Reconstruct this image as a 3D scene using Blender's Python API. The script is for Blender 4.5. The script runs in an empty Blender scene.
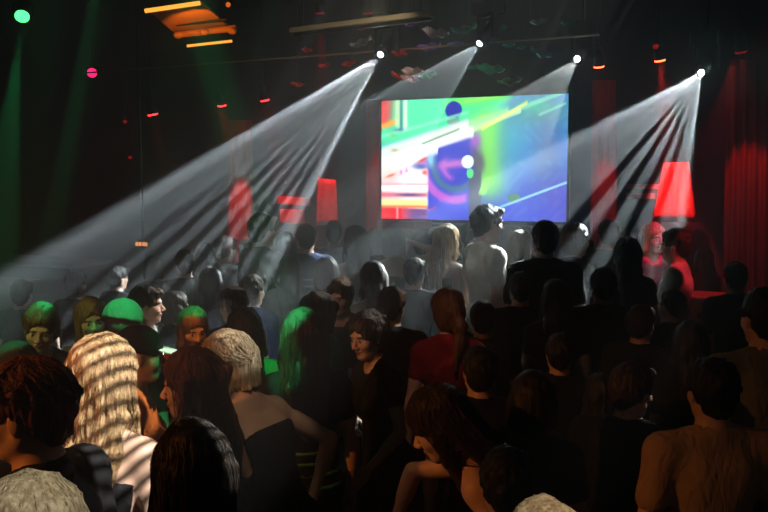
import bpy, bmesh, math, random, os
import numpy as np
from mathutils import Vector, Matrix, Euler
from mathutils.bvhtree import BVHTree
SC = bpy.context.scene
COL = SC.collection
R = math.radians
rng = np.random.default_rng(7)
random.seed(7)

# ------------------------------------------------------------------ camera
FPX, CAMZ, PITCH = 823.0, 2.15, R(5.27)
cam = bpy.data.cameras.new('camera')
cam_o = bpy.data.objects.new('camera', cam)
COL.objects.link(cam_o)
SC.camera = cam_o
cam_o.location = (0, 0, CAMZ)
cam_o.rotation_euler = (R(90) - PITCH, 0, 0)
cam.sensor_width = 36
cam.angle = 2 * math.atan(384 / FPX)
cam.clip_start = 0.05

def P(px, py, d):
    """world point seen at photo pixel (px, py) at forward distance d (metres)"""
    cx, cy = (px - 384) / FPX, (256 - py) / FPX
    f = math.cos(PITCH) + math.sin(PITCH) * cy
    z = -math.sin(PITCH) + math.cos(PITCH) * cy
    return Vector((cx / f * d, d, CAMZ + z / f * d))

# ------------------------------------------------------------------ materials
def new_mat(name):
    m = bpy.data.materials.new(name)
    m.use_nodes = True
    return m, m.node_tree, m.node_tree.nodes['Principled BSDF']

def col4(c):
    return (c[0], c[1], c[2], 1.0)

def mat_plain(name, c, rough=0.7, metal=0.0, noise=0.15, scale=30, bump=0.0, spec=None):
    m, nt, b = new_mat(name)
    n = nt.nodes.new('ShaderNodeTexNoise'); n.inputs['Scale'].default_value = scale; n.inputs['Detail'].default_value = 4
    tc = nt.nodes.new('ShaderNodeTexCoord'); nt.links.new(tc.outputs['Object'], n.inputs['Vector'])
    mx = nt.nodes.new('ShaderNodeMix'); mx.data_type = 'RGBA'
    mx.inputs[6].default_value = col4([v * (1 - noise) for v in c]); mx.inputs[7].default_value = col4([min(1, v * (1 + noise)) for v in c])
    nt.links.new(n.outputs['Fac'], mx.inputs[0]); nt.links.new(mx.outputs[2], b.inputs['Base Color'])
    b.inputs['Roughness'].default_value = rough; b.inputs['Metallic'].default_value = metal
    if spec is not None: b.inputs['Specular IOR Level'].default_value = spec
    if bump:
        bp = nt.nodes.new('ShaderNodeBump'); bp.inputs['Strength'].default_value = bump; bp.inputs['Distance'].default_value = 0.01
        nt.links.new(n.outputs['Fac'], bp.inputs['Height']); nt.links.new(bp.outputs[0], b.inputs['Normal'])
    return m

def mat_fabric(name, c, rough=0.85):
    m = mat_plain(name, c, rough, noise=0.25, scale=14, spec=0.2)
    nt = m.node_tree; b = nt.nodes['Principled BSDF']
    w = nt.nodes.new('ShaderNodeTexNoise'); w.inputs['Scale'].default_value = 9; w.inputs['Detail'].default_value = 3; w.inputs['Distortion'].default_value = 1.2
    tc = nt.nodes.new('ShaderNodeTexCoord'); mp = nt.nodes.new('ShaderNodeMapping'); mp.inputs['Scale'].default_value = (1.6, 1.6, .7)
    nt.links.new(tc.outputs['Object'], mp.inputs[0]); nt.links.new(mp.outputs[0], w.inputs['Vector'])
    bp = nt.nodes.new('ShaderNodeBump'); bp.inputs['Strength'].default_value = 0.6; bp.inputs['Distance'].default_value = 0.022
    nt.links.new(w.outputs['Fac'], bp.inputs['Height']); nt.links.new(bp.outputs[0], b.inputs['Normal'])
    return m

def mat_hair(name, c, c2=None, rough=0.52):
    c2 = c2 or [v * 0.45 for v in c]
    m, nt, b = new_mat(name)
    tc = nt.nodes.new('ShaderNodeTexCoord'); mp = nt.nodes.new('ShaderNodeMapping'); mp.inputs['Scale'].default_value = (95, 95, 6)
    n = nt.nodes.new('ShaderNodeTexNoise'); n.inputs['Scale'].default_value = 1.0; n.inputs['Detail'].default_value = 3
    nt.links.new(tc.outputs['Object'], mp.inputs[0]); nt.links.new(mp.outputs[0], n.inputs['Vector'])
    cr = nt.nodes.new('ShaderNodeValToRGB')
    cr.color_ramp.elements[0].position = 0.35; cr.color_ramp.elements[0].color = col4(c2)
    cr.color_ramp.elements[1].position = 0.65; cr.color_ramp.elements[1].color = col4(c)
    nt.links.new(n.outputs['Fac'], cr.inputs[0]); nt.links.new(cr.outputs[0], b.inputs['Base Color'])
    bp = nt.nodes.new('ShaderNodeBump'); bp.inputs['Strength'].default_value = 0.8; bp.inputs['Distance'].default_value = 0.006
    nt.links.new(n.outputs['Fac'], bp.inputs['Height']); nt.links.new(bp.outputs[0], b.inputs['Normal'])
    b.inputs['Roughness'].default_value = rough; b.inputs['Specular IOR Level'].default_value = .35
    return m

def mat_emit(name, c, s):
    m, nt, b = new_mat(name)
    b.inputs['Base Color'].default_value = (0.02, 0.02, 0.02, 1)
    b.inputs['Emission Color'].default_value = col4(c); b.inputs['Emission Strength'].default_value = s
    return m

SKIN = mat_plain('skin', (0.62, 0.40, 0.30), 0.5, noise=0.10, scale=22, bump=0.05)
SKIN_T = mat_plain('skin_tan', (0.50, 0.30, 0.20), 0.5, noise=0.10, scale=22, bump=0.05)
LIP = mat_plain('lips', (0.42, 0.13, 0.12), 0.4)
EYEW = mat_plain('eye_white', (0.6, 0.58, 0.55), 0.2)
IRIS = mat_plain('iris', (0.03, 0.02, 0.015), 0.15)
BROW = mat_plain('brow', (0.06, 0.035, 0.02), 0.8)

HAIR = {
    'black': mat_hair('hair_black', (0.022, 0.016, 0.013)),
    'dark': mat_hair('hair_dark_brown', (0.055, 0.030, 0.018)),
    'auburn': mat_hair('hair_auburn', (0.16, 0.05, 0.025)),
    'brown': mat_hair('hair_brown', (0.13, 0.07, 0.035)),
    'light': mat_hair('hair_light_brown', (0.30, 0.18, 0.09)),
    'blond': mat_hair('hair_blond', (0.62, 0.44, 0.24), (0.30, 0.17, 0.08)),
    'ash': mat_hair('hair_ash_blond', (0.60, 0.50, 0.34), (0.30, 0.23, 0.14)),
}
CLOTH = {}
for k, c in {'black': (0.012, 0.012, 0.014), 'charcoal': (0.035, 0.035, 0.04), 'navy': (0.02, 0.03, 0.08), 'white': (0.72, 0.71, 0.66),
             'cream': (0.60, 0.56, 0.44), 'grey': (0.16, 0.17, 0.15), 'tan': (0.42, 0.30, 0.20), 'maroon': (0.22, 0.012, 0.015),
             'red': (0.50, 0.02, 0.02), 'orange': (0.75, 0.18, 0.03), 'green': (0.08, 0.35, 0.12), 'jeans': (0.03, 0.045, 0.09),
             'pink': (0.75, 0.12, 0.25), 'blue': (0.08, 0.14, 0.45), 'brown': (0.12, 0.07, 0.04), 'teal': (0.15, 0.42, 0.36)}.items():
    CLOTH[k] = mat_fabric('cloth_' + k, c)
SHOE = mat_plain('shoe_leather', (0.02, 0.018, 0.016), 0.45)

# ------------------------------------------------------------------ signed distance fields on an uneven grid
def axis(lo, hi, base, fine):
    out = [lo]
    while out[-1] < hi:
        v = out[-1]; s = base
        for a, b, st in fine:
            if a - base * .5 <= v <= b: s = min(s, st)
        out.append(v + s)
    return np.array(out, np.float32)

class Field:
    def __init__(self, X, Y, Z):
        self.ax = (X, Y, Z)
        self.D = np.full((len(X), len(Y), len(Z)), 1.0, np.float32)
    def _sl(self, lo, hi, m):
        s = []
        for a, l, h in zip(self.ax, lo, hi):
            i = int(np.searchsorted(a, l - m)); j = int(np.searchsorted(a, h + m))
            s.append(slice(max(0, i - 1), min(len(a), j + 2)))
        return tuple(s)
    def _grid(self, sl):
        X, Y, Z = (a[s] for a, s in zip(self.ax, sl))
        return X[:, None, None], Y[None, :, None], Z[None, None, :]
    def _put(self, sl, d, k, sub=False):
        D = self.D[sl]
        if sub:
            d = -d
            if k > 0:
                h = np.maximum(k - np.abs(D - d), 0) / k
                self.D[sl] = np.maximum(D, d) + h * h * k * .25
            else: self.D[sl] = np.maximum(D, d)
        else:
            if k > 0:
                h = np.maximum(k - np.abs(D - d), 0) / k
                self.D[sl] = np.minimum(D, d) - h * h * k * .25
            else: self.D[sl] = np.minimum(D, d)
    def cap(self, a, b, ra, rb=None, k=.02, sub=False, flat=None):
        rb = ra if rb is None else rb
        a = np.array(a, float); b = np.array(b, float); r = max(ra, rb)
        sl = self._sl(np.minimum(a, b) - r, np.maximum(a, b) + r, k + .03)
        X, Y, Z = self._grid(sl)
        if 0 in (X.size, Y.size, Z.size): return
        ba = b - a; L = max(float(ba @ ba), 1e-9)
        px, py, pz = X - a[0], Y - a[1], Z - a[2]
        t = np.clip((px * ba[0] + py * ba[1] + pz * ba[2]) / L, 0, 1)
        d = np.sqrt((px - t * ba[0]) ** 2 + (py - t * ba[1]) ** 2 + (pz - t * ba[2]) ** 2) - (ra + (rb - ra) * t)
        self._put(sl, d, k, sub)
    def ell(self, c, r, M=None, k=.02, sub=False):
        c = np.array(c, float); r = np.array(r, float); M = np.eye(3) if M is None else M
        e = np.sqrt(((M * r) ** 2).sum(1))
        sl = self._sl(c - e, c + e, k + .03)
        X, Y, Z = self._grid(sl)
        if 0 in (X.size, Y.size, Z.size): return
        px, py, pz = X - c[0], Y - c[1], Z - c[2]
        q = [px * M[0, i] + py * M[1, i] + pz * M[2, i] for i in range(3)]
        k0 = np.sqrt((q[0] / r[0]) ** 2 + (q[1] / r[1]) ** 2 + (q[2] / r[2]) ** 2)
        k1 = np.sqrt((q[0] / r[0] ** 2) ** 2 + (q[1] / r[1] ** 2) ** 2 + (q[2] / r[2] ** 2) ** 2)
        self._put(sl, k0 * (k0 - 1) / np.maximum(k1, 1e-6), k, sub)
    def plane(self, p, n):
        """cut away the half space on the side n points to"""
        X, Y, Z = self.ax
        n = np.array(n, float); n /= np.linalg.norm(n)
        d = (X[:, None, None] - p[0]) * n[0] + (Y[None, :, None] - p[1]) * n[1] + (Z[None, None, :] - p[2]) * n[2]
        self.D = np.maximum(self.D, d.astype(np.float32))
    def strands(self, c, amp, n):
        """shallow combed grooves running down around the point c"""
        X, Y, Z = self.ax
        th = np.arctan2(X[:, None] - c[0], Y[None, :] - c[1])
        g = np.sin(th * n)[:, :, None] + .6 * np.sin(th[:, :, None] * n * 1.7 + Z[None, None, :] * 25)
        self.D += (amp * g).astype(np.float32)
    def lumps(self, amp, f, seed=0.0):
        """soft uneven tufts"""
        X, Y, Z = (a * f for a in self.ax)
        X, Y, Z = X[:, None, None] + seed, Y[None, :, None] + seed * 1.7, Z[None, None, :]
        g = np.sin(X + 1.7 * np.sin(Y * .7 + Z * .5)) * np.sin(Y * 1.1 + 1.3 * np.sin(Z * .8 + X * .6)) + .6 * np.sin(Z * 1.2 + X * .9 + seed) * np.sin(X * 1.9 - Y * 1.6)
        self.D += (amp * g).astype(np.float32)
    def mesh(self, name):
        D = self.D; X, Y, Z = self.ax
        D[0], D[-1], D[:, 0], D[:, -1], D[:, :, 0], D[:, :, -1] = (np.maximum(v, .001) for v in (D[0], D[-1], D[:, 0], D[:, -1], D[:, :, 0], D[:, :, -1]))
        S = D < 0
        c8 = [S[i:S.shape[0] - 1 + i, j:S.shape[1] - 1 + j, k:S.shape[2] - 1 + k] for i in (0, 1) for j in (0, 1) for k in (0, 1)]
        cnt = np.zeros(c8[0].shape, np.int8)
        for q in c8: cnt += q
        act = (cnt > 0) & (cnt < 8)
        I, J, K = np.nonzero(act)
        idx = np.full(act.shape, -1, np.int32); idx[I, J, K] = np.arange(len(I))
        acc = np.zeros((len(I), 3)); num = np.zeros(len(I))
        cor = [(i, j, k) for i in (0, 1) for j in (0, 1) for k in (0, 1)]
        vals = {q: D[I + q[0], J + q[1], K + q[2]] for q in cor}
        for a in cor:
            for ax in range(3):
                if a[ax]: continue
                b = list(a); b[ax] = 1; b = tuple(b)
                va, vb = vals[a], vals[b]; m = (va < 0) != (vb < 0)
                t = np.where(m, va / np.where(m, va - vb, 1), 0)
                pa = np.stack([X[I + a[0]], Y[J + a[1]], Z[K + a[2]]], 1); pb = np.stack([X[I + b[0]], Y[J + b[1]], Z[K + b[2]]], 1)
                acc += np.where(m[:, None], pa + (pb - pa) * t[:, None], 0); num += m
        V = acc / num[:, None]
        F = []
        for ax in range(3):
            sh = [slice(1, -1)] * 3; sh[ax] = slice(0, -1)
            s0 = S[tuple(sh)]; s2 = list(sh); s2[ax] = slice(1, None); s1 = S[tuple(s2)]
            i, j, k = np.nonzero(s0 != s1); flip = s0[i, j, k]
            o = [1, 1, 1]; o[ax] = 0
            i, j, k = i + o[0], j + o[1], k + o[2]
            u, v = [(1, 2), (2, 0), (0, 1)][ax]
            def at(du, dv):
                q = [i.copy(), j.copy(), k.copy()]; q[u] -= du; q[v] -= dv
                return idx[q[0], q[1], q[2]]
            f = np.stack([at(1, 1), at(0, 1), at(0, 0), at(1, 0)], 1)
            f[~flip] = f[~flip][:, ::-1]
            F.append(f)
        F = np.concatenate(F)
        me = bpy.data.meshes.new(name)
        me.vertices.add(len(V)); me.vertices.foreach_set('co', V.astype(np.float32).ravel())
        me.loops.add(F.size); me.loops.foreach_set('vertex_index', F.astype(np.int32).ravel())
        me.polygons.add(len(F)); me.polygons.foreach_set('loop_start', np.arange(0, F.size, 4, dtype=np.int32))
        try: me.polygons.foreach_set('loop_total', np.full(len(F), 4, np.int32))
        except Exception: pass
        me.update(calc_edges=True)
        me.polygons.foreach_set('use_smooth', np.ones(len(F), bool))
        return me, V, F

def link(name, data, parent=None, mat=None):
    o = bpy.data.objects.new(name, data); COL.objects.link(o)
    if parent: o.parent = parent
    if mat is not None and data is not None: data.materials.append(mat)
    return o

def tag(o, label, cat, group=None, kind=None):
    if label: o['label'] = label
    if cat: o['category'] = cat
    if group: o['group'] = group
    if kind: o['kind'] = kind
    return o

def rotm(*seq):
    M = Matrix.Identity(3)
    for a, ang in seq: M = M @ Matrix.Rotation(R(ang), 3, a)
    return np.array(M)

# ------------------------------------------------------------------ people
HEADS = {}
ARMS = {  # wrist target from the shoulder (out, forward, up), pole the elbow bends towards (out, forward, up)
    'down': ((.07, .04, -.53), (.6, -.8, -.1)),
    'bent': ((.03, .30, -.30), (.7, -.6, -.6)),
    'front': ((-.06, .34, -.18), (.8, -.2, -.9)),
    'hip': ((.11, .06, -.40), (1, -.7, 0)),
    'up': ((.06, .16, .36), (1, .1, -.4)),
    'head': ((-.05, .16, .22), (1, .3, .2)),
    'out': ((.36, .22, -.20), (.3, -.5, -.8)),
}

def person(px, py, d, yaw=0, sex='f', hair='long', hc='dark', top='black', bottom='black', sleeve=.5, legs='trousers', arms=('down', 'down'),
           head=(0, 0, 0), lean=(0, 0), q=1, skin=None, label='', build=1.0, strap=False, extra=None, stripes=None, strands=0, step=0, group='clubbers on the dance floor'):
    skin = skin or SKIN
    fem = sex == 'f'
    ML = rotm(('Y', lean[1]), ('X', -lean[0]))           # torso lean (forward, side)
    MH = ML @ rotm(('X', lean[0] * .7)) @ rotm(('Z', head[0]), ('X', head[1]), ('Y', head[2]))
    pel = np.array([0, 0, .93])
    T = lambda x, y, z: pel + ML @ np.array([x, y, z])
    neck = T(0, -.005, .53); hc0 = neck + ML @ np.array([0, .01, .03]) * 1 + MH @ np.array([0, .015, .125])
    H = lambda x, y, z: hc0 + MH @ np.array([x, y, z])
    ztop = H(0, -.015, .132)[2]
    target = P(px, py, d)
    s = (target.z - step) / ztop
    SH = (.152 if fem else .182) * build; HIP = .10 if fem else .095
    # everything below in unscaled units; the mesh is scaled by s at the end
    shs, els, wrs, hdirs = {}, {}, {}, {}
    for side, spec in zip((-1, 1), arms):
        tg, pole = ARMS[spec] if isinstance(spec, str) else spec
        S = T(side * SH, -.01, .455 if fem else .465)
        tgt = np.array([tg[0] * side, tg[1], tg[2]]); pl = np.array([pole[0] * side, pole[1], pole[2]])
        Mx = ML @ rotm(('X', lean[0] * .8)) if spec in ('down',) else ML
        W = S + Mx @ tgt; v = W - S; L = np.linalg.norm(v); a, b = .285, .255
        if L > a + b - .01: v *= (a + b - .01) / L; L = a + b - .01; W = S + v
        u = v / L; pl = Mx @ pl; pl = pl - u * (pl @ u); pl /= np.linalg.norm(pl)
        ca = (a * a + L * L - b * b) / (2 * a * L); E = S + u * a * ca + pl * a * math.sqrt(max(0, 1 - ca * ca))
        shs[side], els[side], wrs[side] = S, E, W
        hd = (W - E) / np.linalg.norm(W - E); hdirs[side] = hd
    base = {0: .024, 1: .017, 2: .0135}[q]; hf = {0: .0125, 1: .0085, 2: .0055}[q]; wf = {0: .016, 1: .0095, 2: .007}[q]
    pts = [T(0, 0, 0), hc0] + list(els.values()) + list(wrs.values()) + [shs[1], shs[-1]]
    lo = np.min(pts, 0) - .2; hi = np.max(pts, 0) + .2
    lo[2] = -.02; hi[2] = max(H(0, 0, .16)[2], max(wrs[1][2], wrs[-1][2]) + .2)
    lo[0] = min(lo[0], -.26); hi[0] = max(hi[0], .26); lo[1] = min(lo[1], -.22); hi[1] = max(hi[1], .25)
    fine = [[(hc0[i] - .125, hc0[i] + .13, hf)] for i in range(3)]
    for sd in (-1, 1):
        hcn = wrs[sd] + hdirs[sd] * .08
        for i in range(3): fine[i].append((hcn[i] - .1, hcn[i] + .1, wf))
    ax = [axis(lo[i], hi[i], base, fine[i]) for i in range(3)]
    F = Field(*ax)
    # torso
    g = build
    def torso(F, inf=0.0, lowcut=False):
        F.ell(T(0, -.005, .34), (np.array([.135 if fem else .158, .098, .17]) * [g, g, 1]) + inf, ML, .05)
        F.ell(T(0, 0, .16), (np.array([.115 if fem else .135, .085, .13]) * [g, g, 1]) + inf, ML, .06)
        F.ell(T(0, -.01, .0), (np.array([.158 if fem else .148, .108, .12]) * [g, g, 1]) + inf, ML, .06)
        for sd in (-1, 1):
            F.ell(T(sd * .07, -.045, -.03), np.array([.075, .08, .085]) + inf, ML, .04)
            if fem: F.ell(T(sd * .062, .075, .31), np.array([.052, .05, .055]) + inf, ML, .03)
            else: F.ell(T(sd * .07, .06, .36), np.array([.075, .04, .06]) + inf, ML, .04)
            F.ell(T(sd * .07, -.055, .38), np.array([.07, .045, .09]) + inf, ML, .04)
            F.cap(neck + ML @ np.array([sd * .02, -.01, -.0]), shs[sd] + ML @ np.array([-sd * .02, 0, .012]), .045 + inf, .043 + inf, .05)
            F.ell(shs[sd], np.array([.052, .05, .055]) * (1 if fem else 1.15) + inf, ML, .04)
    torso(F)
    af = .88 if fem else 1.05
    for sd in (-1, 1):
        S, E, W = shs[sd], els[sd], wrs[sd]
        F.cap(S, E, .046 * af, .036 * af, .03)
        F.cap(S + (E - S) * .35, S + (E - S) * .6, .043 * af, .040 * af, .02)
        F.cap(E, W, .036 * af, .024 * af, .015)
        F.cap(E + (W - E) * .15, E + (W - E) * .4, .037 * af, .034 * af, .02)
        # hand: palm, four curled fingers, thumb
        hd = hdirs[sd]
        up = ML @ np.array([sd * 1.0, .2, .1]) if abs(hd[2]) > .6 else np.array([0, 0, 1.0])
        nrm = up - hd * (up @ hd); nrm /= np.linalg.norm(nrm)            # back of the hand
        sdv = np.cross(hd, nrm)                                       # across the palm
        if (sdv @ (ML @ np.array([0, 1, 0]))) < 0: sdv = -sdv         # thumb side forward
        Mh = np.stack([sdv, nrm, hd], 1)
        F.ell(W + hd * .045, (.041 * af, .017, .052), Mh, .012)
        for fi, (off, ln) in enumerate(((.030, .072), (.010, .080), (-.010, .075), (-.029, .060))):
            k0 = W + hd * .082 + sdv * off * af
            k1 = k0 + (hd * .9 - nrm * .35 + sdv * off * .9) * ln * .5
            k2 = k1 + (hd * .55 - nrm * .8) * ln * .5
            F.cap(k0 - hd * .03, k0, .0095, .0092, .006); F.cap(k0, k1, .0092, .0082, .004); F.cap(k1, k2, .0082, .0068, .003)
        t0 = W + hd * .02 + sdv * .028; t1 = W + hd * .055 + sdv * .055 - nrm * .015; t2 = t1 + hd * .035 + sdv * .006 - nrm * .012
        F.cap(t0, t1, .013, .011, .01); F.cap(t1, t2, .0105, .008, .004)
    # legs
    st = .10 if legs != 'skirt' else .085
    knees, ankles = {}, {}
    for sd in (-1, 1):
        Hp = np.array([sd * .085, 0, .90]) ; K = np.array([sd * (st + .005), .03 + .015 * sd, .50]); A = np.array([sd * (st + .02), -.02 + .03 * sd, .085])
        knees[sd], ankles[sd] = K, A
        F.cap(Hp + [0, -.01, -.03], K, .085, .055, .04); F.cap(K, A, .053, .036, .02)
        F.ell(K + (A - K) * .3 + [0, -.025, 0], (.048, .045, .10), None, .03)
        F.ell(A + [0, .06, -.045], (.04, .115, .035), None, .03)
    # neck + head
    nr = .050 if fem else .060
    F.cap(neck - ML @ np.array([0, .0, .03]), H(0, -.022, -.055), nr + .006, nr - .002, .03)
    F.ell(H(0, -.015, .035), (.076, .097, .087), MH, .02)
    F.ell(H(0, .02, -.03), (.060, .066, .080), MH, .03)
    jw = 1 if fem else 1.12
    F.ell(H(0, .060, -.092), (.021 * jw, .022, .019), MH, .03)
    for sd in (-1, 1):
        F.cap(H(sd * .048 * jw, -.005, -.055), H(sd * .015, .055, -.096), .020, .016, .025)
        F.ell(H(sd * .040, .052, -.028), (.024, .026, .026), MH, .025)
        F.ell(H(sd * .0765, -.008, -.008), (.009, .019, .031), MH, .006)
    F.cap(H(-.032, .078, .022), H(.032, .078, .022), .012, .012, .018)
    if q > 0:
        for sd in (-1, 1):
            F.ell(H(sd * .031, .098, -.002), (.020, .018, .013), MH, .012, sub=True)
            F.ell(H(sd * .031, .072, -.002), (.014, .0145, .0135), MH, .003)
        F.ell(H(0, .101, -.055), (.028, .004, .004), MH, .004, sub=True)
    F.cap(H(0, .084, .008), H(0, .108, -.030), .0075, .0115, .010)
    for sd in (-1, 1): F.ell(H(sd * .012, .098, -.036), (.009, .011, .008), MH, .006)
    F.ell(H(0, .084, -.0585), (.023, .012, .006), MH, .007); F.ell(H(0, .082, -.069), (.019, .012, .0065), MH, .007)
    me, V, FF = F.mesh('body')
    me.materials.append(skin)
    if q > 0:
        for m in (LIP, EYEW, IRIS, BROW): me.materials.append(m)
        C = V[FF].mean(1); L = (C - hc0) @ MH
        idx = np.zeros(len(FF), np.int32); xa = np.abs(L[:, 0])
        front = L[:, 1] > .06
        idx[front & (((L[:, 0] / .023) ** 2 + ((L[:, 2] + .063) / .010) ** 2) < 1) & (L[:, 1] > .078)] = 1
        eye = front & ((((xa - .031) / .015) ** 2 + ((L[:, 2] + .002) / .0075) ** 2) < 1)
        idx[eye] = 2; idx[eye & ((((xa - .031) / .0065) ** 2 + ((L[:, 2] + .002) / .0075) ** 2) < 1)] = 3
        idx[front & (((xa - .033) / .020) ** 2 + ((L[:, 2] - .022 + xa * .1) / .0045) ** 2 < 1)] = 4
        me.polygons.foreach_set('material_index', idx)
    root = bpy.data.objects.new('person', None); COL.objects.link(root); root.empty_display_size = .2
    tag(root, label, 'person', group)
    yr = R(yaw); cs, sn = math.cos(yr), math.sin(yr)
    hx, hy = hc0[0] * s, hc0[1] * s
    root.location = (target.x - (cs * hx - sn * hy), target.y - (sn * hx + cs * hy), step)
    root.rotation_euler = (0, 0, yr); root.scale = (s, s, s)
    link('body', me, root)
    HEADS[(px, py)] = Vector((target.x, target.y, hc0[2] * s + step)), s

    # ---------------- clothes
    cb = {0: .026, 1: .020, 2: .013}[q]
    def cax(extra_fine=()):
        return [axis(lo[i], hi[i], cb, ()) for i in range(3)]
    topm = CLOTH[top]
    tf = 1.0
    G = Field(*cax()); torso(G, .014)
    hem = T(0, 0, -.06 if legs != 'skirt' else -.02)
    G.plane(hem, ML @ np.array([0, 0, -1.0]))
    if sleeve == 0:
        # tank top: cut above the shoulder blades, arms free
        G.plane(T(0, 0, .37), ML @ np.array([0, .35, 1.0]))
        for sd in (-1, 1):
            G.cap(shs[sd] - ML @ np.array([sd * -.01, 0, .16]), shs[sd] + ML @ np.array([0, 0, .1]), .058, .06, .01, sub=True)
            if strap:
                G.cap(T(sd * .085, -.10, .34), T(sd * .088, -.052, .475), .0125, .0125, .004); G.cap(T(sd * .088, -.052, .475), T(sd * .085, .075, .40), .0125, .0125, .004)
                G.cap(T(sd * .085, .075, .40), T(sd * .08, .10, .33), .0125, .0125, .004)
    else:
        # rounded neckline
        G.cap(neck + ML @ np.array([0, .02, .0]), neck + ML @ np.array([0, .03, .09]), .062, .08, .008, sub=True)
        for sd in (-1, 1):
            S, E, W = shs[sd], els[sd], wrs[sd]
            if sleeve <= .6:
                tt = sleeve / .6 * .62
                G.cap(S, S + (E - S) * tt, .064 * af, .060 * af, .02)
            else:
                G.cap(S, E, .064 * af, .052 * af, .02); G.cap(E, E + (W - E) * .95, .052 * af, .040 * af, .02)
                G.ell(E, (.055 * af,) * 3, None, .02)
    if extra == 'jacket':
        for sd in (-1, 1):
            G.cap(T(sd * .05, .11, .12), T(sd * .06, .07, .47), .022, .022, .015)
            G.cap(T(sd * .06, .07, .49), T(0, -.075, .545), .022, .024, .01)
    m2, _, _ = G.mesh('top'); kind = {0: 'tank_top', 1: 'long_sleeve_top'}.get(sleeve, 't_shirt')
    if extra == 'jacket': kind = 'jacket'
    link(kind, m2, root, topm)
    if extra == 'jacket':
        G = Field(*cax()); torso(G, .008); G.plane(T(0, .02, 0), ML @ np.array([0, -1.0, 0])); G.plane(T(0, 0, 0), ML @ np.array([0, 0, -1.0]))
        for sd in (-1, 1): G.plane(T(sd * .06, 0, 0), ML @ np.array([sd * 1.0, 0, 0]))
        G.cap(T(0, .03, .44), T(0, -.0, .53), .075, .068, .02)
        G.cap(neck + ML @ np.array([0, .02, .03]), neck + ML @ np.array([0, .03, .12]), .062, .08, .004, sub=True)
        m2, _, _ = G.mesh('undershirt'); link('undershirt', m2, root, CLOTH['white'])
    if stripes:  # cloth bands for printed lines and for bars of green light
        tone, zs = stripes
        for z_ in zs:
            G = Field(axis(lo[0], hi[0], .013, ()), axis(lo[1], hi[1], .013, ()), axis(T(0, 0, z_)[2] - .10, T(0, 0, z_)[2] + .10, .006, ()))
            torso(G, .020); up = ML @ np.array([0, 0, 1.0]); G.plane(T(0, 0, z_ + .009), up); G.plane(T(0, 0, z_ - .009), -up)
            G.ell(T(0, 0, z_), (.09, .07, .05), ML, .005, sub=True)
            m2, _, _ = G.mesh('stripe'); o_ = link('stripe', m2, root, CLOTH[tone]); o_['label'] = 'cloth stripe across the top standing for print and bars of light'
    # bottoms
    lo2 = np.array([-.27, -.24, -.02]); hi2 = np.array([.27, .26, 1.12])
    GB = Field(*[axis(lo2[i], hi2[i], cb, ()) for i in range(3)])
    if legs == 'skirt':
        GB.ell(T(0, -.01, .0), np.array([.158, .108, .12]) + .022, ML, .04)
        for sd in (-1, 1): GB.cap((sd * .05, -.005, .88), (sd * .065, .005, .62), .115, .125, .05)
        GB.plane((0, 0, .63), (0, 0, -1)); GB.plane(T(0, 0, .1), ML @ np.array([0, 0, 1.0]))
        m2, _, _ = GB.mesh('skirt'); link('skirt', m2, root, CLOTH[bottom])
    else:
        GB.ell(T(0, -.01, .0), np.array([.158 if fem else .148, .108, .12]) + .012, ML, .04)
        for sd in (-1, 1):
            GB.ell(T(sd * .07, -.045, -.03), np.array([.075, .08, .085]) + .010, ML, .04)
            GB.cap((sd * .085, -.01, .87), knees[sd], .100, .079, .03); GB.cap(knees[sd], ankles[sd] + [0, 0, .0], .079, .062, .02)
        GB.plane(T(0, 0, .07), ML @ np.array([0, 0, 1.0])); GB.plane((0, 0, .06), (0, 0, -1))
        m2, _, _ = GB.mesh('trousers'); link('trousers', m2, root, CLOTH[bottom])
    for sd in (-1, 1):
        A = ankles[sd]
        GS = Field(*[axis(A[i] - (.07, .1, .10)[i], A[i] + (.07, .22, .05)[i], .014, ()) for i in range(3)])
        GS.ell(A + [0, .055, -.045], (.05, .13, .042), None, .02); GS.cap(A + [0, -.02, -.04], A + [0, -.015, .0], .048, .046, .02)
        GS.plane(A + [0, 0, -.083], (0, 0, -1))
        m2, _, _ = GS.mesh('shoe'); link('shoe', m2, root, SHOE)

    # ---------------- hair / headwear
    if hair == 'bald': return root, s
    hb = {0: .0135, 1: .009, 2: .0065}[q]
    long_ = hair in ('long', 'longloose', 'bunlong')
    lo3 = H(0, 0, 0) - .2; hi3 = H(0, 0, 0) + .2
    tp = [T(0, -.13, .22 if hair != 'pony' else .3)] if (long_ or hair == 'pony') else []
    for t_ in tp: lo3 = np.minimum(lo3, t_ - [.16, .09, .05]); hi3 = np.maximum(hi3, t_ + [.16, .09, .05])
    GH = Field(*[axis(lo3[i], hi3[i], hb, ()) for i in range(3)])
    thick = {'short': .010, 'crop': .004, 'cap': .012}.get(hair, .014)
    GH.ell(H(0, -.02, .040), np.array([.079, .101, .090]) + thick, MH, .01)
    if hair == 'crop' or hair == 'short': GH.ell(H(0, -.06, -.01), np.array([.058, .052, .072]) + thick, MH, .03)
    else: GH.ell(H(0, -.045, -.02), np.array([.074, .066, .085]) + thick, MH, .03)
    if hair in ('cap', 'hat'):
        GH.plane(H(0, 0, .022), MH @ np.array([0, -.25, -1.0]))
    else:
        GH.ell(H(0, .122, -.018), (.067, .070, .088), MH, .012, sub=True)          # face opening
        GH.ell(H(0, .095, -.115), (.085, .10, .075), MH, .01, sub=True)
        if hair == 'short' or hair == 'crop':
            for sd in (-1, 1): GH.ell(H(sd * .085, .02, -.045), (.028, .06, .058), MH, .008, sub=True)
            GH.plane(H(0, 0, -.085), MH @ np.array([0, .2, -1.0]))
            if hair == 'short': GH.ell(H(.02, .075, .088), (.045, .03, .022), MH, .02)   # fringe
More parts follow.
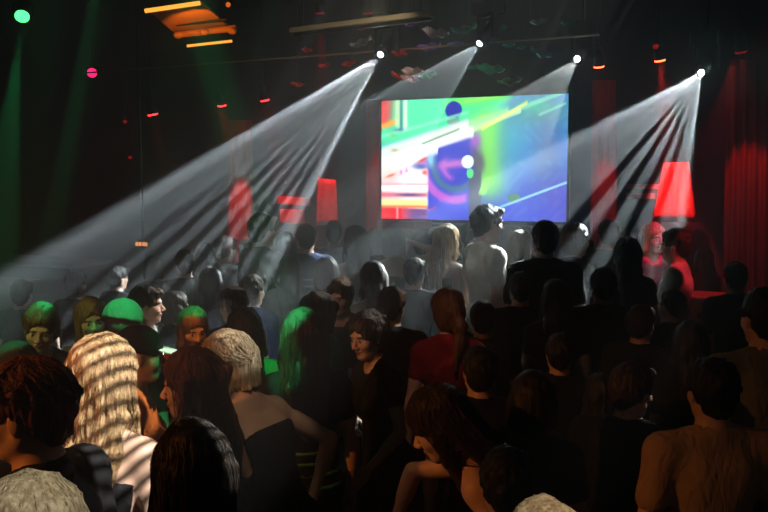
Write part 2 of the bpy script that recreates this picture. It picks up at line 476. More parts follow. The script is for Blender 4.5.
        if hair in ('long', 'longloose', 'bunlong'):
            wd = .070 if hair == 'long' else .085
            e1 = T(0, -.125, .36); mid = (H(0, -.075, -.05) * .45 + T(0, -.11, .47) * .55)
            for sx in (-1, 0, 1):
                a0 = H(sx * .045, -.065 + .012 * abs(sx), -.01); a1 = T(sx * wd * .62, -.095, .47); a2 = T(sx * wd * .75, -.128 + .01 * abs(sx), .26)
                GH.cap(a0, a1, .052, .050, .03); GH.cap(a1, a2, .047, .022, .03)
            for sd in (-1, 1):     # locks beside the face, over the shoulders
                b0 = H(sd * .074, .0, .0); b1 = H(sd * .082, .005, -.10); b2 = T(sd * .098, -.03 if hair == 'long' else .055, .40)
                GH.cap(b0, b1, .024, .026, .02); GH.cap(b1, b2, .026, .014, .02)
        if hair == 'bob':
            for sd in (-1, 1): GH.cap(H(sd * .07, -.01, .0), H(sd * .078, .0, -.09), .032, .030, .03)
            GH.cap(H(0, -.06, .0), H(0, -.06, -.10), .07, .055, .03); GH.plane(H(0, 0, -.115), MH @ np.array([0, 0, -1.0]))
        if hair in ('bun', 'bunlong'):
            GH.ell(H(0, -.125, .045), (.042, .036, .040), MH, .015)
        if hair == 'pony':
            GH.ell(H(0, -.120, .02), (.028, .028, .028), MH, .01)
            GH.cap(H(0, -.135, .01), H(0.02, -.150, -.07), .030, .036, .02); GH.cap(H(0.02, -.150, -.07), T(.02, -.145, .38), .036, .012, .02)
        if hair == 'curly':
            r2 = np.random.default_rng(int(px * 7 + py))
            for _ in range(34):
                v = r2.normal(size=3); v /= np.linalg.norm(v)
                if v[1] > .45 and v[2] < .55: continue
                if v[2] < -.55: continue
                GH.ell(H(v[0] * .090, -.025 + v[1] * .105, .035 + v[2] * .092), (.022, .022, .022), MH, .012)
        n = 30 if q == 2 else 20
        if q > 0: GH.strands(H(0, -.02, 0), .0024, n)
        else: GH.strands(H(0, -.02, 0), .003, 9)
        GH.lumps(.0048 if hair != 'short' else .0058, 62 if hair in ('short', 'curly') else 38, px * .37)
    if hair == 'cap':
        m2, _, _ = GH.mesh('cap'); hatc = CLOTH[hc] if hc in CLOTH else CLOTH['black']
        hat = link('cap', m2, root, hatc)
        GV = Field(*[axis(H(0, .1, .03)[i] - .16, H(0, .1, .03)[i] + .16, .008, ()) for i in range(3)])
        GV.ell(H(0, .115, .030), (.078, .085, .007), MH @ rotm(('X', -12)), .01); GV.ell(H(0, -.02, .03), (.085, .10, .05), MH, 0, sub=True)
        m2, _, _ = GV.mesh('brim'); b = link('cap_brim', m2, hat, CLOTH['white'])
        b['label'] = 'white curved peak of the cap'
        GN = Field(*[axis(lo3[i], hi3[i], hb, ()) for i in range(3)])
        GN.ell(H(0, -.05, -.01), (.070, .062, .080), MH, .03); GN.ell(H(0, .08, -.03), (.1, .07, .12), MH, .01, sub=True)
        GN.plane(H(0, 0, .03), MH @ np.array([0, 0, 1.0]))
        m2, _, _ = GN.mesh('hair'); link('hair', m2, root, HAIR['dark'])
        return root, s
    if hair == 'hat':
        m2, _, _ = GH.mesh('hat'); link('knitted_hat', m2, root, CLOTH[hc])
        return root, s
    hm = HAIR[hc]
    m2, HV, HF = GH.mesh('hair')
    ho = link('hair', m2, root, hm)
    if strands:
        # fine strands combed over the hair surface and joined into the same mesh
        bvh = BVHTree.FromPolygons([tuple(v) for v in HV], [tuple(int(i) for i in f) for f in HF])
        r2 = np.random.default_rng(int(px)); verts = list(map(tuple, HV)); faces = [tuple(int(i) for i in f) for f in HF]
        zb = HV[:, 2].min(); crown = H(0, -.03, .13); part = H(0, .06, .12)
        for n_ in range(strands):
            th = r2.uniform(R(-200), R(20)) if not long_ else r2.uniform(0, 2 * math.pi)
            th = r2.uniform(0, 2 * math.pi); u = r2.uniform(0, 1); start = crown * (1 - u) + part * u
            ln = (1 if long_ else .42) * r2.uniform(.75, 1.05); end_z = crown[2] - (crown[2] - zb) * ln
            N = 13; pth = []
            wob = r2.uniform(-.006, .006, 2); ph = r2.uniform(0, 6)
            for i in range(N):
                t = i / (N - 1); z = start[2] + .02 - (start[2] + .02 - end_z) * t ** 1.25
                rad = .17 * min(1, math.sin(min(t * 2.6, 1.57))) + .004
                cc = crown * (1 - t) + T(0, -.09, .3) * t
                q_ = Vector((start[0] * (1 - t) + cc[0] * t + math.sin(th) * rad, start[1] * (1 - t) + cc[1] * t - math.cos(th) * rad, z))
                loc, nor, _, dist = bvh.find_nearest(q_)
                if loc is None or dist > .22: break
                off = .0022 + .0015 * math.sin(ph + i)
                p = loc + nor * off + Vector((wob[0] * math.sin(i * 1.3 + ph), wob[1] * math.cos(i + ph), 0))
                Lh = (np.array(p) - hc0) @ MH
                if Lh[1] > .06 and Lh[2] < .03: break
                pth.append(p)
            if len(pth) < 4: continue
            w = r2.uniform(.0011, .0022); b0 = len(verts)
            for i, p in enumerate(pth):
                t = i / (len(pth) - 1); ww = w * (1 - t * .8)
                tdir = (pth[min(i + 1, len(pth) - 1)] - pth[max(0, i - 1)]).normalized()
                sx = tdir.cross(Vector((.3, .9, .1))).normalized(); sy = tdir.cross(sx)
                for a in range(3): verts.append(tuple(p + (sx * math.cos(a * 2.094) + sy * math.sin(a * 2.094)) * ww))
                if i:
                    for a in range(3):
                        k0 = b0 + (i - 1) * 3; faces.append((k0 + a, k0 + (a + 1) % 3, k0 + 3 + (a + 1) % 3, k0 + 3 + a))
        m3 = bpy.data.meshes.new('hair'); m3.from_pydata(verts, [], faces); m3.materials.append(hm)
        m3.polygons.foreach_set('use_smooth', [True] * len(faces)); ho.data = m3
    return root, s
# ------------------------------------------------------------------ room frame: e1 runs along the back wall, e2 towards it
E1 = Vector((.9226, -.3857, 0)); E2 = Vector((.3857, .9226, 0))
ANG = math.atan2(E1.y, E1.x)
BACK = 11.75; LEFT, RIGHT, FRONT, CEIL = -9.5, 6.6, -2.6, 4.95
def RM(a, b, z): return E1 * a + E2 * b + Vector((0, 0, z))
def to_room(p): return p.dot(E1), p.dot(E2)

class MB:
    """collects shapes into one mesh"""
    def __init__(self): self.bm = bmesh.new()
    def _tf(self, vs, M):
        for v in vs: v.co = M @ v.co
    def box(self, c, size, rot=None, bev=0.0):
        r = bmesh.ops.create_cube(self.bm, size=1); M = Matrix.Translation(c) @ (rot.to_4x4() if rot else Matrix.Identity(4)) @ Matrix.Diagonal((*size, 1))
        self._tf(r['verts'], M)
        if bev:
            es = list({e for v in r['verts'] for e in v.link_edges})
            bmesh.ops.bevel(self.bm, geom=es, offset=bev, segments=2, affect='EDGES', profile=.5)
        return self
    def tube(self, a, b, r, r2=None, seg=14, caps=True):
        a, b = Vector(a), Vector(b); d = b - a
        q = d.to_track_quat('Z', 'Y').to_matrix().to_4x4()
        v = bmesh.ops.create_cone(self.bm, cap_ends=caps, segments=seg, radius1=r, radius2=r if r2 is None else r2, depth=d.length)['verts']
        self._tf(v, Matrix.Translation((a + b) / 2) @ q); return self
    def ball(self, c, r, sc=(1, 1, 1), rot=None, seg=16):
        v = bmesh.ops.create_uvsphere(self.bm, u_segments=seg, v_segments=seg // 2 + 2, radius=r)['verts']
        self._tf(v, Matrix.Translation(c) @ (rot.to_4x4() if rot else Matrix.Identity(4)) @ Matrix.Diagonal((*sc, 1))); return self
    def build(self, name, mat, parent=None, smooth=False):
        me = bpy.data.meshes.new(name); self.bm.to_mesh(me); self.bm.free()
        if smooth:
            for p in me.polygons: p.use_smooth = True
        return link(name, me, parent, mat)

def empty(name, loc, label, cat, group=None):
    o = bpy.data.objects.new(name, None); COL.objects.link(o); o.location = loc; o.empty_display_size = .1
    return tag(o, label, cat, group)

def reparent(child, root):
    """child built in world space, moved into its root's space"""
    child.parent = root; child.location = -Vector(root.location) if root.rotation_euler.to_matrix() == Matrix.Identity(3) else child.location

RZ = Matrix.Rotation(ANG, 3, 'Z')
M_WALL = mat_plain('wall_black_paint', (0.022, 0.018, 0.017), .8, scale=6, noise=.4, bump=.1)
M_FLOOR = mat_plain('floor_vinyl', (0.03, 0.026, 0.024), .35, scale=8, noise=.4)
M_CEIL = mat_plain('ceiling_black', (0.014, 0.013, 0.013), .85, scale=5, noise=.4)
M_STEEL = mat_plain('black_steel', (0.03, 0.03, 0.032), .45, metal=.6)
M_ALU = mat_plain('dull_aluminium', (0.42, 0.38, 0.30), .45, metal=.7)
M_BATTEN = mat_plain('batten_paint', (0.34, 0.27, 0.17), .6)
M_CURT = mat_fabric('curtain_red_velvet', (0.30, 0.03, 0.025))
M_PANEL = mat_fabric('panel_cloth', (0.70, 0.22, 0.20))  # pale cloth with the cans' red light put into its colour
M_STAGE = mat_plain('stage_black', (0.03, 0.022, 0.022), .6)
M_PALE = mat_plain('pale_rail', (0.35, 0.33, 0.28), .6)

def struct(name, mb, mat): return tag(mb.build(name, mat), None, None, None, 'structure')
cx, cy_ = (LEFT + RIGHT) / 2, (FRONT + BACK) / 2; W_, D_ = RIGHT - LEFT, BACK - FRONT
struct('floor', MB().box(RM(cx, cy_, -.1), (W_ + .4, D_ + .4, .2), RZ), M_FLOOR)
struct('ceiling', MB().box(RM(cx, cy_, CEIL + .1), (W_ + .4, D_ + .4, .2), RZ), M_CEIL)
struct('wall_back', MB().box(RM(cx, BACK + .1, CEIL / 2), (W_ + .4, .2, CEIL), RZ), M_WALL)
struct('wall_front', MB().box(RM(cx, FRONT - .1, CEIL / 2), (W_ + .4, .2, CEIL), RZ), M_WALL)
struct('wall_left', MB().box(RM(LEFT - .1, cy_, CEIL / 2), (.2, D_, CEIL), RZ), M_WALL)
struct('wall_right', MB().box(RM(RIGHT + .1, cy_, CEIL / 2), (.2, D_, CEIL), RZ), M_WALL)

# ------------------------------------------------------------------ projection screen
X0, X1, Y0a, Y0b, YB = 381.5, 566.5, 101.0, 91.0, 219.0
NX, NZ = 186, 124
def sm(a, b, x):
    t = np.clip((x - a) / (b - a), 0, 1); return t * t * (3 - 2 * t)
def screen_colours():
    u, v = np.meshgrid((np.arange(NX) + .5) / NX, (np.arange(NZ) + .5) / NZ, indexing='ij')
    x = 382 + u * 184; y = 97 + v * 122
    c = np.zeros((NX, NZ, 3))
    def lay(col, m):
        m = np.clip(m, 0, 1)[..., None]; c[:] = c * (1 - m) + np.array(col) / 255.0 * m
    lay((58, 90, 190), np.ones_like(x))
    lay((60, 75, 200), sm(170, 215, y))
    lay((58, 120, 190), sm(500, 520, x) * (1 - sm(160, 185, y)))
    lay((85, 140, 215), np.exp(-((x - 505) / 14) ** 2 - ((y - 178) / 20) ** 2))
    lay((70, 165, 190), np.exp(-((x - 512) / 20) ** 2 - ((y - 135) / 30) ** 2) * .8)
    lay((95, 160, 140), np.exp(-((x - 540) / 30) ** 2 - ((y - 112) / 16) ** 2) * .8)
    lay((110, 115, 150), np.exp(-((x - 548) / 14) ** 2 - ((y - 150) / 40) ** 2) * .6)
    lay((85, 60, 180), np.exp(-((x - 558) / 12) ** 2 - ((y - 200) / 30) ** 2) * .6)
    n = np.sin(x * .35 + np.sin(y * .21) * 2) * np.sin(y * .27 + np.sin(x * .17) * 2)
    lay((110, 190, 210), np.clip(n, 0, 1) * .22 * sm(495, 515, x))
    # green ground
    lay((75, 225, 165), (1 - sm(500, 520, x + (y - 97) * .35)) * (1 - sm(135, 160, y)))
    lay((125, 225, 95), np.exp(-((x - 490 - (y - 150) * .05) / 15) ** 2) * sm(95, 125, y) * (1 - sm(178, 212, y)))
    lay((60, 190, 150), np.exp(-((x - 535) / 14) ** 2 - ((y - 108) / 5) ** 2) * .6)
    lay((130, 240, 90), np.exp(-((y - 96 - (505 - x) * .12) / 5) ** 2) * (1 - sm(505, 520, x)) * sm(440, 460, x) * .8)
    # blue lower left and the figure
    lay((55, 70, 205), sm(420, 432, x) * (1 - sm(470, 476, x)) * sm(150, 160, y))
    body = ((x - 457) / 25) ** 2 + ((y - 160) / 32) ** 2
    lay((58, 66, 190), 1 - sm(.85, 1.1, body))
    r = np.sqrt(((x - 459) / 1.0) ** 2 + ((y - 164) / 1.08) ** 2)
    lay((70, 115, 150), np.exp(-((r - 22) / 3.5) ** 2) * sm(150, 165, y) * (1 - sm(470, 476, x)))
    lay((185, 95, 205), np.exp(-((r - 32) / 4.5) ** 4) * sm(150, 165, y) * (1 - sm(468, 474, x)))
    lay((185, 95, 205), np.exp(-((r - 12) / 3) ** 2) * sm(150, 165, y) * (1 - sm(452, 462, x)) * .9)
    lay((190, 110, 200), np.exp(-((y - 162 - (462 - x) * .12) / 4.5) ** 2) * sm(435, 448, x) * (1 - sm(466, 471, x)))
    lay((165, 90, 200), np.exp(-((x - 479) / 6) ** 2 - ((y - 140) / 10) ** 2))
    for hx, hy, rx, ry, cc in ((457, 109, 8.5, 9, (45, 50, 165)), (457, 120, 7, 4, (110, 165, 150))):
        lay(cc, 1 - sm(.8, 1.15, ((x - hx) / rx) ** 2 + ((y - hy) / ry) ** 2))
    lay((80, 110, 150), np.exp(-((y - 128 - (458 - x) * .42) / 3.2) ** 2) * sm(430, 440, x) * (1 - sm(470, 476, x)) * .9)
    lay((95, 95, 105), np.exp(-(((x - 482 - (y - 160) * .15) / 7) ** 2 + ((y - 160) / 12) ** 2)) * 1.2)
    lay((85, 90, 110), (1 - sm(5, 7, np.abs(x - 479))) * sm(165, 172, y) * .95)
    lay((150, 235, 110), (1 - sm(2.5, 4.5, np.abs(x - 489 + (y - 184) * .35))) * sm(174, 178, y) * (1 - sm(190, 196, y)))
    lay((225, 255, 245), 1 - sm(.8, 1.2, ((x - 471.5) / 6) ** 2 + ((y - 160.5) / 6.5) ** 2))
    lay((90, 225, 140), 1 - sm(.7, 1.2, ((x - 474) / 3.5) ** 2 + ((y - 172) / 5) ** 2))
    lay((75, 130, 95), 1 - sm(.7, 1.3, ((x - 517) / 6) ** 2 + ((y - 196) / 4) ** 2))
    # white and rainbow streaks running down to the left
    def streak(x0, y0, x1, y1, w, col, a=1.0):
        t = np.clip((x - x0) / (x1 - x0), -.02, 1.02); m = ((x - x0) / (x1 - x0) > -.02) & ((x - x0) / (x1 - x0) < 1.02)
        yy = y0 + (y1 - y0) * t; lay(col, np.exp(-((y - yy) / w) ** 4) * m * a)
    streak(382, 152, 508, 112, 4, (195, 250, 150), .55); streak(382, 158, 560, 96, 2.2, (160, 240, 190), .6)
    streak(382, 165, 520, 112, 2.6, (210, 255, 170), .8); streak(382, 134, 470, 112, 2.0, (140, 250, 190), .7)
    streak(382, 150, 470, 124, 6, (250, 250, 245), .75); streak(382, 160, 475, 131, 5.5, (255, 252, 240), .95)
    streak(382, 172, 440, 146, 7, (255, 250, 245), .95); streak(468, 101, 508, 96, 1.6, (150, 240, 110), .7)
    streak(486, 128, 528, 104, 1.8, (245, 235, 120), .8); streak(425, 142, 462, 128, 1.2, (60, 110, 90), .6)
    streak(500, 207, 566, 181, 1.3, (150, 215, 225), .95); streak(412, 218, 440, 206, 1.2, (200, 60, 130), .8)
    streak(540, 116, 564, 106, 1.4, (150, 230, 200), .6)
    # blown-out left block with horizontal bars
    left = 1 - sm(428, 433, x)
    lay((255, 215, 205), left * sm(155, 172, y) * .9)
    lay((255, 255, 255), left * sm(392, 412, x) * sm(160, 172, y) * (1 - sm(202, 208, y)))
    lay((255, 255, 250), left * np.exp(-((y - 187) / 3.5) ** 4)); lay((255, 150, 160), left * np.exp(-((y - 183) / 1.3) ** 2) * .7)
    lay((240, 95, 110), left * np.exp(-((y - 194) / 2.5) ** 2) * .9); lay((40, 70, 150), left * np.exp(-((y - 194) / 1.6) ** 2 - ((x - 411) / 14) ** 2) * .8)
    lay((255, 235, 150), left * np.exp(-((y - 202) / 3.4) ** 4)); lay((255, 110, 40), left * np.exp(-((y - 206) / 1.5) ** 2) * .8)
    lay((235, 12, 35), left * sm(206, 209, y) * (1 - sm(396, 424, x))); lay((70, 30, 120), left * sm(207, 210, y) * sm(400, 420, x) * .8)
    lay((255, 190, 190), np.exp(-((x - 399) / 1.3) ** 2) * sm(205, 209, y) * .8); lay((200, 80, 110), np.exp(-((x - 407) / 1.2) ** 2) * sm(205, 209, y) * .7)
    lay((225, 60, 60), (1 - sm(382, 398, x - (130 - y) * .1)) * (1 - sm(118, 128, y))); lay((255, 170, 60), np.exp(-((y - 119 - (396 - x) * .3) / 3) ** 2) * (1 - sm(394, 402, x)))
    lay((235, 250, 190), np.exp(-((x - 399) / 2.5) ** 2) * (1 - sm(120, 130, y)) * .8); lay((245, 255, 225), np.exp(-((x - 407.5) / 2.2) ** 2) * (1 - sm(122, 132, y)) * .9)
    lay((70, 100, 140), np.exp(-((x - 403) / 1.4) ** 2) * (1 - sm(125, 132, y)) * .8); lay((60, 90, 170), np.exp(-((x - 400) / 6) ** 2 - ((y - 127) / 1.6) ** 2) * .7)
    lay((110, 150, 90), np.exp(-((x - 394) / 4) ** 2 - ((y - 132) / 2.5) ** 2) * .5); lay((150, 120, 70), np.exp(-((x - 396) / 4) ** 2 - ((y - 148) / 1.8) ** 2) * .6)
    lay((220, 90, 60), np.exp(-((x - 392) / 5) ** 2 - ((y - 174 - (392 - x) * .3) / 1.5) ** 2) * .9); lay((200, 110, 190), np.exp(-((x - 403) / 1.5) ** 2 - ((y - 171) / 3) ** 2) * .9)
    lay((210, 100, 200), np.exp(-((x - 409) / 1.5) ** 2 - ((y - 169) / 3) ** 2) * .9); lay((50, 75, 170), np.exp(-((x - 424) / 7) ** 2 - ((y - 165) / 2.6) ** 2) * .9)
    lay((225, 50, 60), np.exp(-((x - 426) / 5) ** 2 - ((y - 159 + (x - 424) * .5) / 1.6) ** 2)); lay((245, 70, 60), np.exp(-((x - 428) / 3) ** 2 - ((y - 171) / 2.5) ** 2) * .9)
    lay((150, 225, 240), np.exp(-((x - 434) / 3.5) ** 2 - ((y - 158) / 8) ** 2) * .9)
    return np.clip(c, 0, 1)

def build_screen():
    TL, BL = P(381.5, 101, 12.5), P(381.5, 218.5, 12.5)
    a0, b0 = to_room(TL); zt = TL.z; zb = BL.z
    a1 = a0 + 2.78
    root = empty('projection_screen', RM((a0 + a1) / 2, b0, zb), 'large bright projection screen with blue figure and streaks hung above the stage', 'screen')
    base = Vector(root.location)
    C = screen_colours(); lin = np.where(C <= .04045, C / 12.92, ((C + .055) / 1.055) ** 2.4)
    # a grid of cells, each its own colour of the projected picture
    w, h = a1 - a0, zt - zb
    V = []
    for i in range(NX + 1):
        for j in range(NZ + 1):
            V.append(tuple(RM(a0 + w * i / NX, b0, zt - h * j / NZ) - base))
    Fc = [(i * (NZ + 1) + j, i * (NZ + 1) + j + 1, (i + 1) * (NZ + 1) + j + 1, (i + 1) * (NZ + 1) + j) for i in range(NX) for j in range(NZ)]
    me = bpy.data.meshes.new('picture'); me.from_pydata(V, [], Fc)
    at = me.color_attributes.new('picture', 'FLOAT_COLOR', 'CORNER')
    arr = np.ones((NX * NZ, 4, 4), np.float32); arr[:, :, :3] = lin.reshape(-1, 1, 3)
    at.data.foreach_set('color', arr.ravel())
    m, nt, b = new_mat('projected_picture')
    a = nt.nodes.new('ShaderNodeAttribute'); a.attribute_name = 'picture'
    b.inputs['Base Color'].default_value = (.05, .05, .05, 1); b.inputs['Roughness'].default_value = .9
    nt.links.new(a.outputs['Color'], b.inputs['Emission Color']); b.inputs['Emission Strength'].default_value = SCREEN_E
    o = link('picture', me, root, m)
    mb = MB(); c = lambda aa, zz, bb=0: RM(aa, b0 + .03 + bb, zz) - base
    mb.box(c((a0 + a1) / 2, (zt + zb) / 2, .005), (w, .03, h), RZ); mb.build('backing_cloth', M_STEEL, root)
    fr = MB()
    for aa in (a0 - .02, a1 + .02): fr.box(c(aa, (zt + zb) / 2), (.04, .07, h + .08), RZ, .006)
    for zz in (zt + .02, zb - .02): fr.box(c((a0 + a1) / 2, zz), (w + .08, .07, .04), RZ, .006)
    f = fr.build('frame', M_ALU if False else M_STEEL, root)
    rail = MB().box(c((a0 + a1) / 2 + .25, zb - .065, -.06), (w - .5, .03, .035), RZ, .008).build('lower_rail', M_PALE, root); rail['label'] = 'thin pale rail under the picture'
    for q in (.2, .8):
        MB().tube(c(a0 + w * q, zt + .03), c(a0 + w * q, CEIL - .0), .006).build('hanging_wire', M_STEEL, root)
    return a0, a1, b0, zt, zb
SCREEN_E = 1.9
SA0, SA1, SB, SZT, SZB = build_screen()

# ------------------------------------------------------------------ stage and back wall dressing
st = empty('stage_platform', RM(-3.6, 10.75, 0), 'low black stage platform along the back wall under the screen', 'stage')
MB().box((0, 0, .2), (6.4, 1.9, .4), RZ, .02).build('deck', M_STAGE, st)
MB().box(E2 * -.96 + Vector((0, 0, .2)), (6.4, .02, .38), RZ).build('skirting_cloth', M_CURT, st)

def wall_panel(p_tl, p_tr, p_br, p_bl, b, name, label, cat, mat, folds=0, group=None, depth=.05, fold_amp=.02):
    """hung cloth or board at room depth b whose four corners are given as photo pixels on that plane"""
    def hit(px, py):
        d0 = P(px, py, 1.0) - Vector((0, 0, CAMZ)); t = b / d0.dot(E2); q = d0 * t
        return q.dot(E1), q.z + CAMZ
    pts = [hit(*p) for p in (p_tl, p_tr, p_br, p_bl)]
    bm = bmesh.new(); n = max(2, folds * 6); rows = 8
    ctr = RM(sum(q[0] for q in pts) / 4, b, min(q[1] for q in pts))
    g = [[None] * (rows + 1) for _ in range(n + 1)]
    for i in range(n + 1):
        for j in range(rows + 1):
            u, v = i / n, j / rows
            at = pts[0][0] * (1 - u) + pts[1][0] * u; ab = pts[3][0] * (1 - u) + pts[2][0] * u
            zt_ = pts[0][1] * (1 - u) + pts[1][1] * u; zb_ = pts[3][1] * (1 - u) + pts[2][1] * u
            off = math.sin(u * folds * 6.283) * fold_amp * (0.6 + .6 * v) if folds else 0
            g[i][j] = bm.verts.new(RM(at * (1 - v) + ab * v, b + off, zt_ * (1 - v) + zb_ * v) - ctr)
    for i in range(n):
        for j in range(rows): bm.faces.new((g[i][j], g[i][j + 1], g[i + 1][j + 1], g[i + 1][j]))
    me = bpy.data.meshes.new(name); bm.to_mesh(me); bm.free()
    o = link(name, me, None, mat); o.location = ctr
    for p in me.polygons: p.use_smooth = True
    md = o.modifiers.new('thick', 'SOLIDIFY'); md.thickness = depth if not folds else .008
    tag(o, label, cat, group); return o, pts

B1 = 11.55
def beam_lamp(S, T, cone, watts, color, blend=.3, soft=.03):
    l = bpy.data.lights.new('spot', 'SPOT'); l.energy = watts; l.color = color; l.spot_size = R(cone); l.spot_blend = blend; l.shadow_soft_size = soft
    o = bpy.data.objects.new('spot_light', l); COL.objects.link(o)
    o.location = S; o.rotation_euler = (Vector(T) - Vector(S)).to_track_quat('-Z', 'Y').to_euler()
    return o

def par_can(S, T, name, label, group, lens, scale=1.0):
    """short par can on a yoke, its lens at S facing T"""
    S, T = Vector(S), Vector(T); d = (T - S).normalized(); root = empty(name, S, label, 'stage light', group)
    b0 = -d * .02; s = scale
    MB().tube(b0 - d * .16 * s, b0, .05 * s, .062 * s, 20).tube(b0 - d * .20 * s, b0 - d * .155 * s, .03 * s, .05 * s, 20).build('housing', M_STEEL, root, True)
    MB().tube(-d * .018, Vector((0, 0, 0)), .056 * s, .056 * s, 20).build('lens', lens, root)
    mb = MB(); sd = d.cross(Vector((0, 0, 1))).normalized(); c = b0 - d * .08 * s
    mb.box(c + sd * .072 * s, (.012, .012, .10 * s)).box(c - sd * .072 * s, (.012, .012, .10 * s))
    mb.tube(c + sd * .072 * s + Vector((0, 0, .05 * s)), c - sd * .072 * s + Vector((0, 0, .05 * s)), .008)
    mb.build('yoke', M_STEEL, root)
    MB().tube(c + Vector((0, 0, .05 * s)), c + Vector((0, 0, CEIL + .06 - S.z - c.z)), .008).build('drop_rod', M_STEEL, root)
    return root

E_RED = mat_emit('lens_red', (1, .015, .02), 14); E_ORED = mat_emit('lens_orange_red', (1, .10, .03), 12)
E_MAG = mat_emit('lens_magenta', (1, .01, .11), 3); E_GRN = mat_emit('lens_green', (.07, 1, .22), 3.2); E_WHT = mat_emit('lens_white', (.85, .95, 1), 60)
E_DIM = mat_emit('lens_dim_red', (.5, .01, .01), .5)

RED = (1, .02, .02)
# banners and bars on the back wall, cans' red light partly in their colour
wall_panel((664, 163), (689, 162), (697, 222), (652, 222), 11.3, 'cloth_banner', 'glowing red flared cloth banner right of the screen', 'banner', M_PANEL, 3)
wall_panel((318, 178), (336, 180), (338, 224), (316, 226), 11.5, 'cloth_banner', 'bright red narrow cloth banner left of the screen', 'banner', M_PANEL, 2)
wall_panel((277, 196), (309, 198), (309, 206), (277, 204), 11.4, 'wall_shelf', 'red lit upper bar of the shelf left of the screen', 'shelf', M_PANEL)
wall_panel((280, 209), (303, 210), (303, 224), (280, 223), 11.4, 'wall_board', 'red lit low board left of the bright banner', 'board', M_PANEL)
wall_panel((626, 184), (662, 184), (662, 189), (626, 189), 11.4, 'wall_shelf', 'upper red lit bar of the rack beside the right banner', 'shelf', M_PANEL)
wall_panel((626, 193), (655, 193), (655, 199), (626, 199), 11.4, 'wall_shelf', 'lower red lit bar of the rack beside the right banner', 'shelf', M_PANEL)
wall_panel((229, 120), (252, 120), (254, 300), (228, 300), 11.5, 'wall_drape', 'dark red drape farthest left along the back wall', 'curtain', M_CURT, 3)
wall_panel((592, 80), (616, 80), (618, 300), (590, 300), 11.45, 'wall_drape', 'dark red drape hanging just right of the screen', 'curtain', M_CURT, 3)
wall_panel((728, 60), (800, 60), (800, 340), (722, 340), 11.2, 'stage_curtain', 'tall dark red velvet curtain at the right end of the back wall', 'curtain', M_CURT, 7, fold_amp=.05)
wall_panel((366, 100), (379, 100), (379, 280), (366, 280), 11.5, 'wall_drape', 'narrow red drape touching the left edge of the screen', 'curtain', M_CURT, 1)
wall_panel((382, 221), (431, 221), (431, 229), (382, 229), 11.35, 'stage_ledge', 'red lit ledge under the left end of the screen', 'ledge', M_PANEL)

def room_hit(px, py, b):
    d0 = P(px, py, 1.0) - Vector((0, 0, CAMZ)); t = b / d0.dot(E2); return d0 * t + Vector((0, 0, CAMZ))
CANS = [  # lens pixel, room depth of the can, aim pixel, aim depth, watts, cone, lens, label
    (222, 106, 10.9, 240, 225, 11.5, 420, 22, E_RED, 'red lamp above the far left drape'),
    (265, 101, 10.9, 292, 215, 11.4, 420, 22, E_RED, 'red lamp above the low red board left of the screen'),
    (320, 14, 10.8, 327, 205, 11.5, 900, 12, E_DIM, 'dim red lamp high over the narrow left banner'),
    (368, 14, 10.9, 373, 200, 11.5, 420, 10, E_DIM, 'added dim red lamp high over the upper left screen corner'),  # lamp added to redden the narrow drape
    (599, 67, 10.8, 606, 200, 11.5, 170, 16, E_ORED, 'orange red ceiling lamp nearest the screen on its right'),
    (660, 61, 10.7, 674, 205, 11.3, 950, 24, E_ORED, 'orange red ceiling lamp above the glowing right banner'),
    (741, 52, 10.4, 752, 205, 11.2, 100, 30, E_DIM, 'dim red lamp above the right hand curtain'),
    (153, 115, 9.2, 190, 260, 9.8, 130, 17, E_RED, 'bright red round lamp at the left of the room'),
]
for px, py, b, tx, ty, tb, w, cone, lens, lab in CANS:
    S, T = room_hit(px, py, b), room_hit(tx, ty, tb)
    par_can(S, T, 'par_can', lab, 'red par cans under the ceiling', lens, 1.15)
    beam_lamp(S + (T - S).normalized() * .02, T, cone, w, RED if lens is not E_RED or b > 10 else (1, .12, .05), .5)
S = room_hit(92, 73, 9.5); par_can(S, S + Vector((.3, -1.2, -.5)), 'par_can', 'small magenta lamp hanging at the upper left', None, E_MAG, 1.2)
for px, py, b, lab in ((125, 122, 10.5, 'tiny dim red lamp left of the bright red lamp'), (130, 158, 10.5, 'tiny dim red lamp low on the left wall'), (702, 36, 9.5, 'dim grey lamp high on the right without light'), (656, 47, 9.8, 'dim red lamp high above the rack on the right')):
    S = room_hit(px, py, b); par_can(S, S + Vector((.1, -.6, -.9)), 'par_can', lab, None, E_DIM, .55)

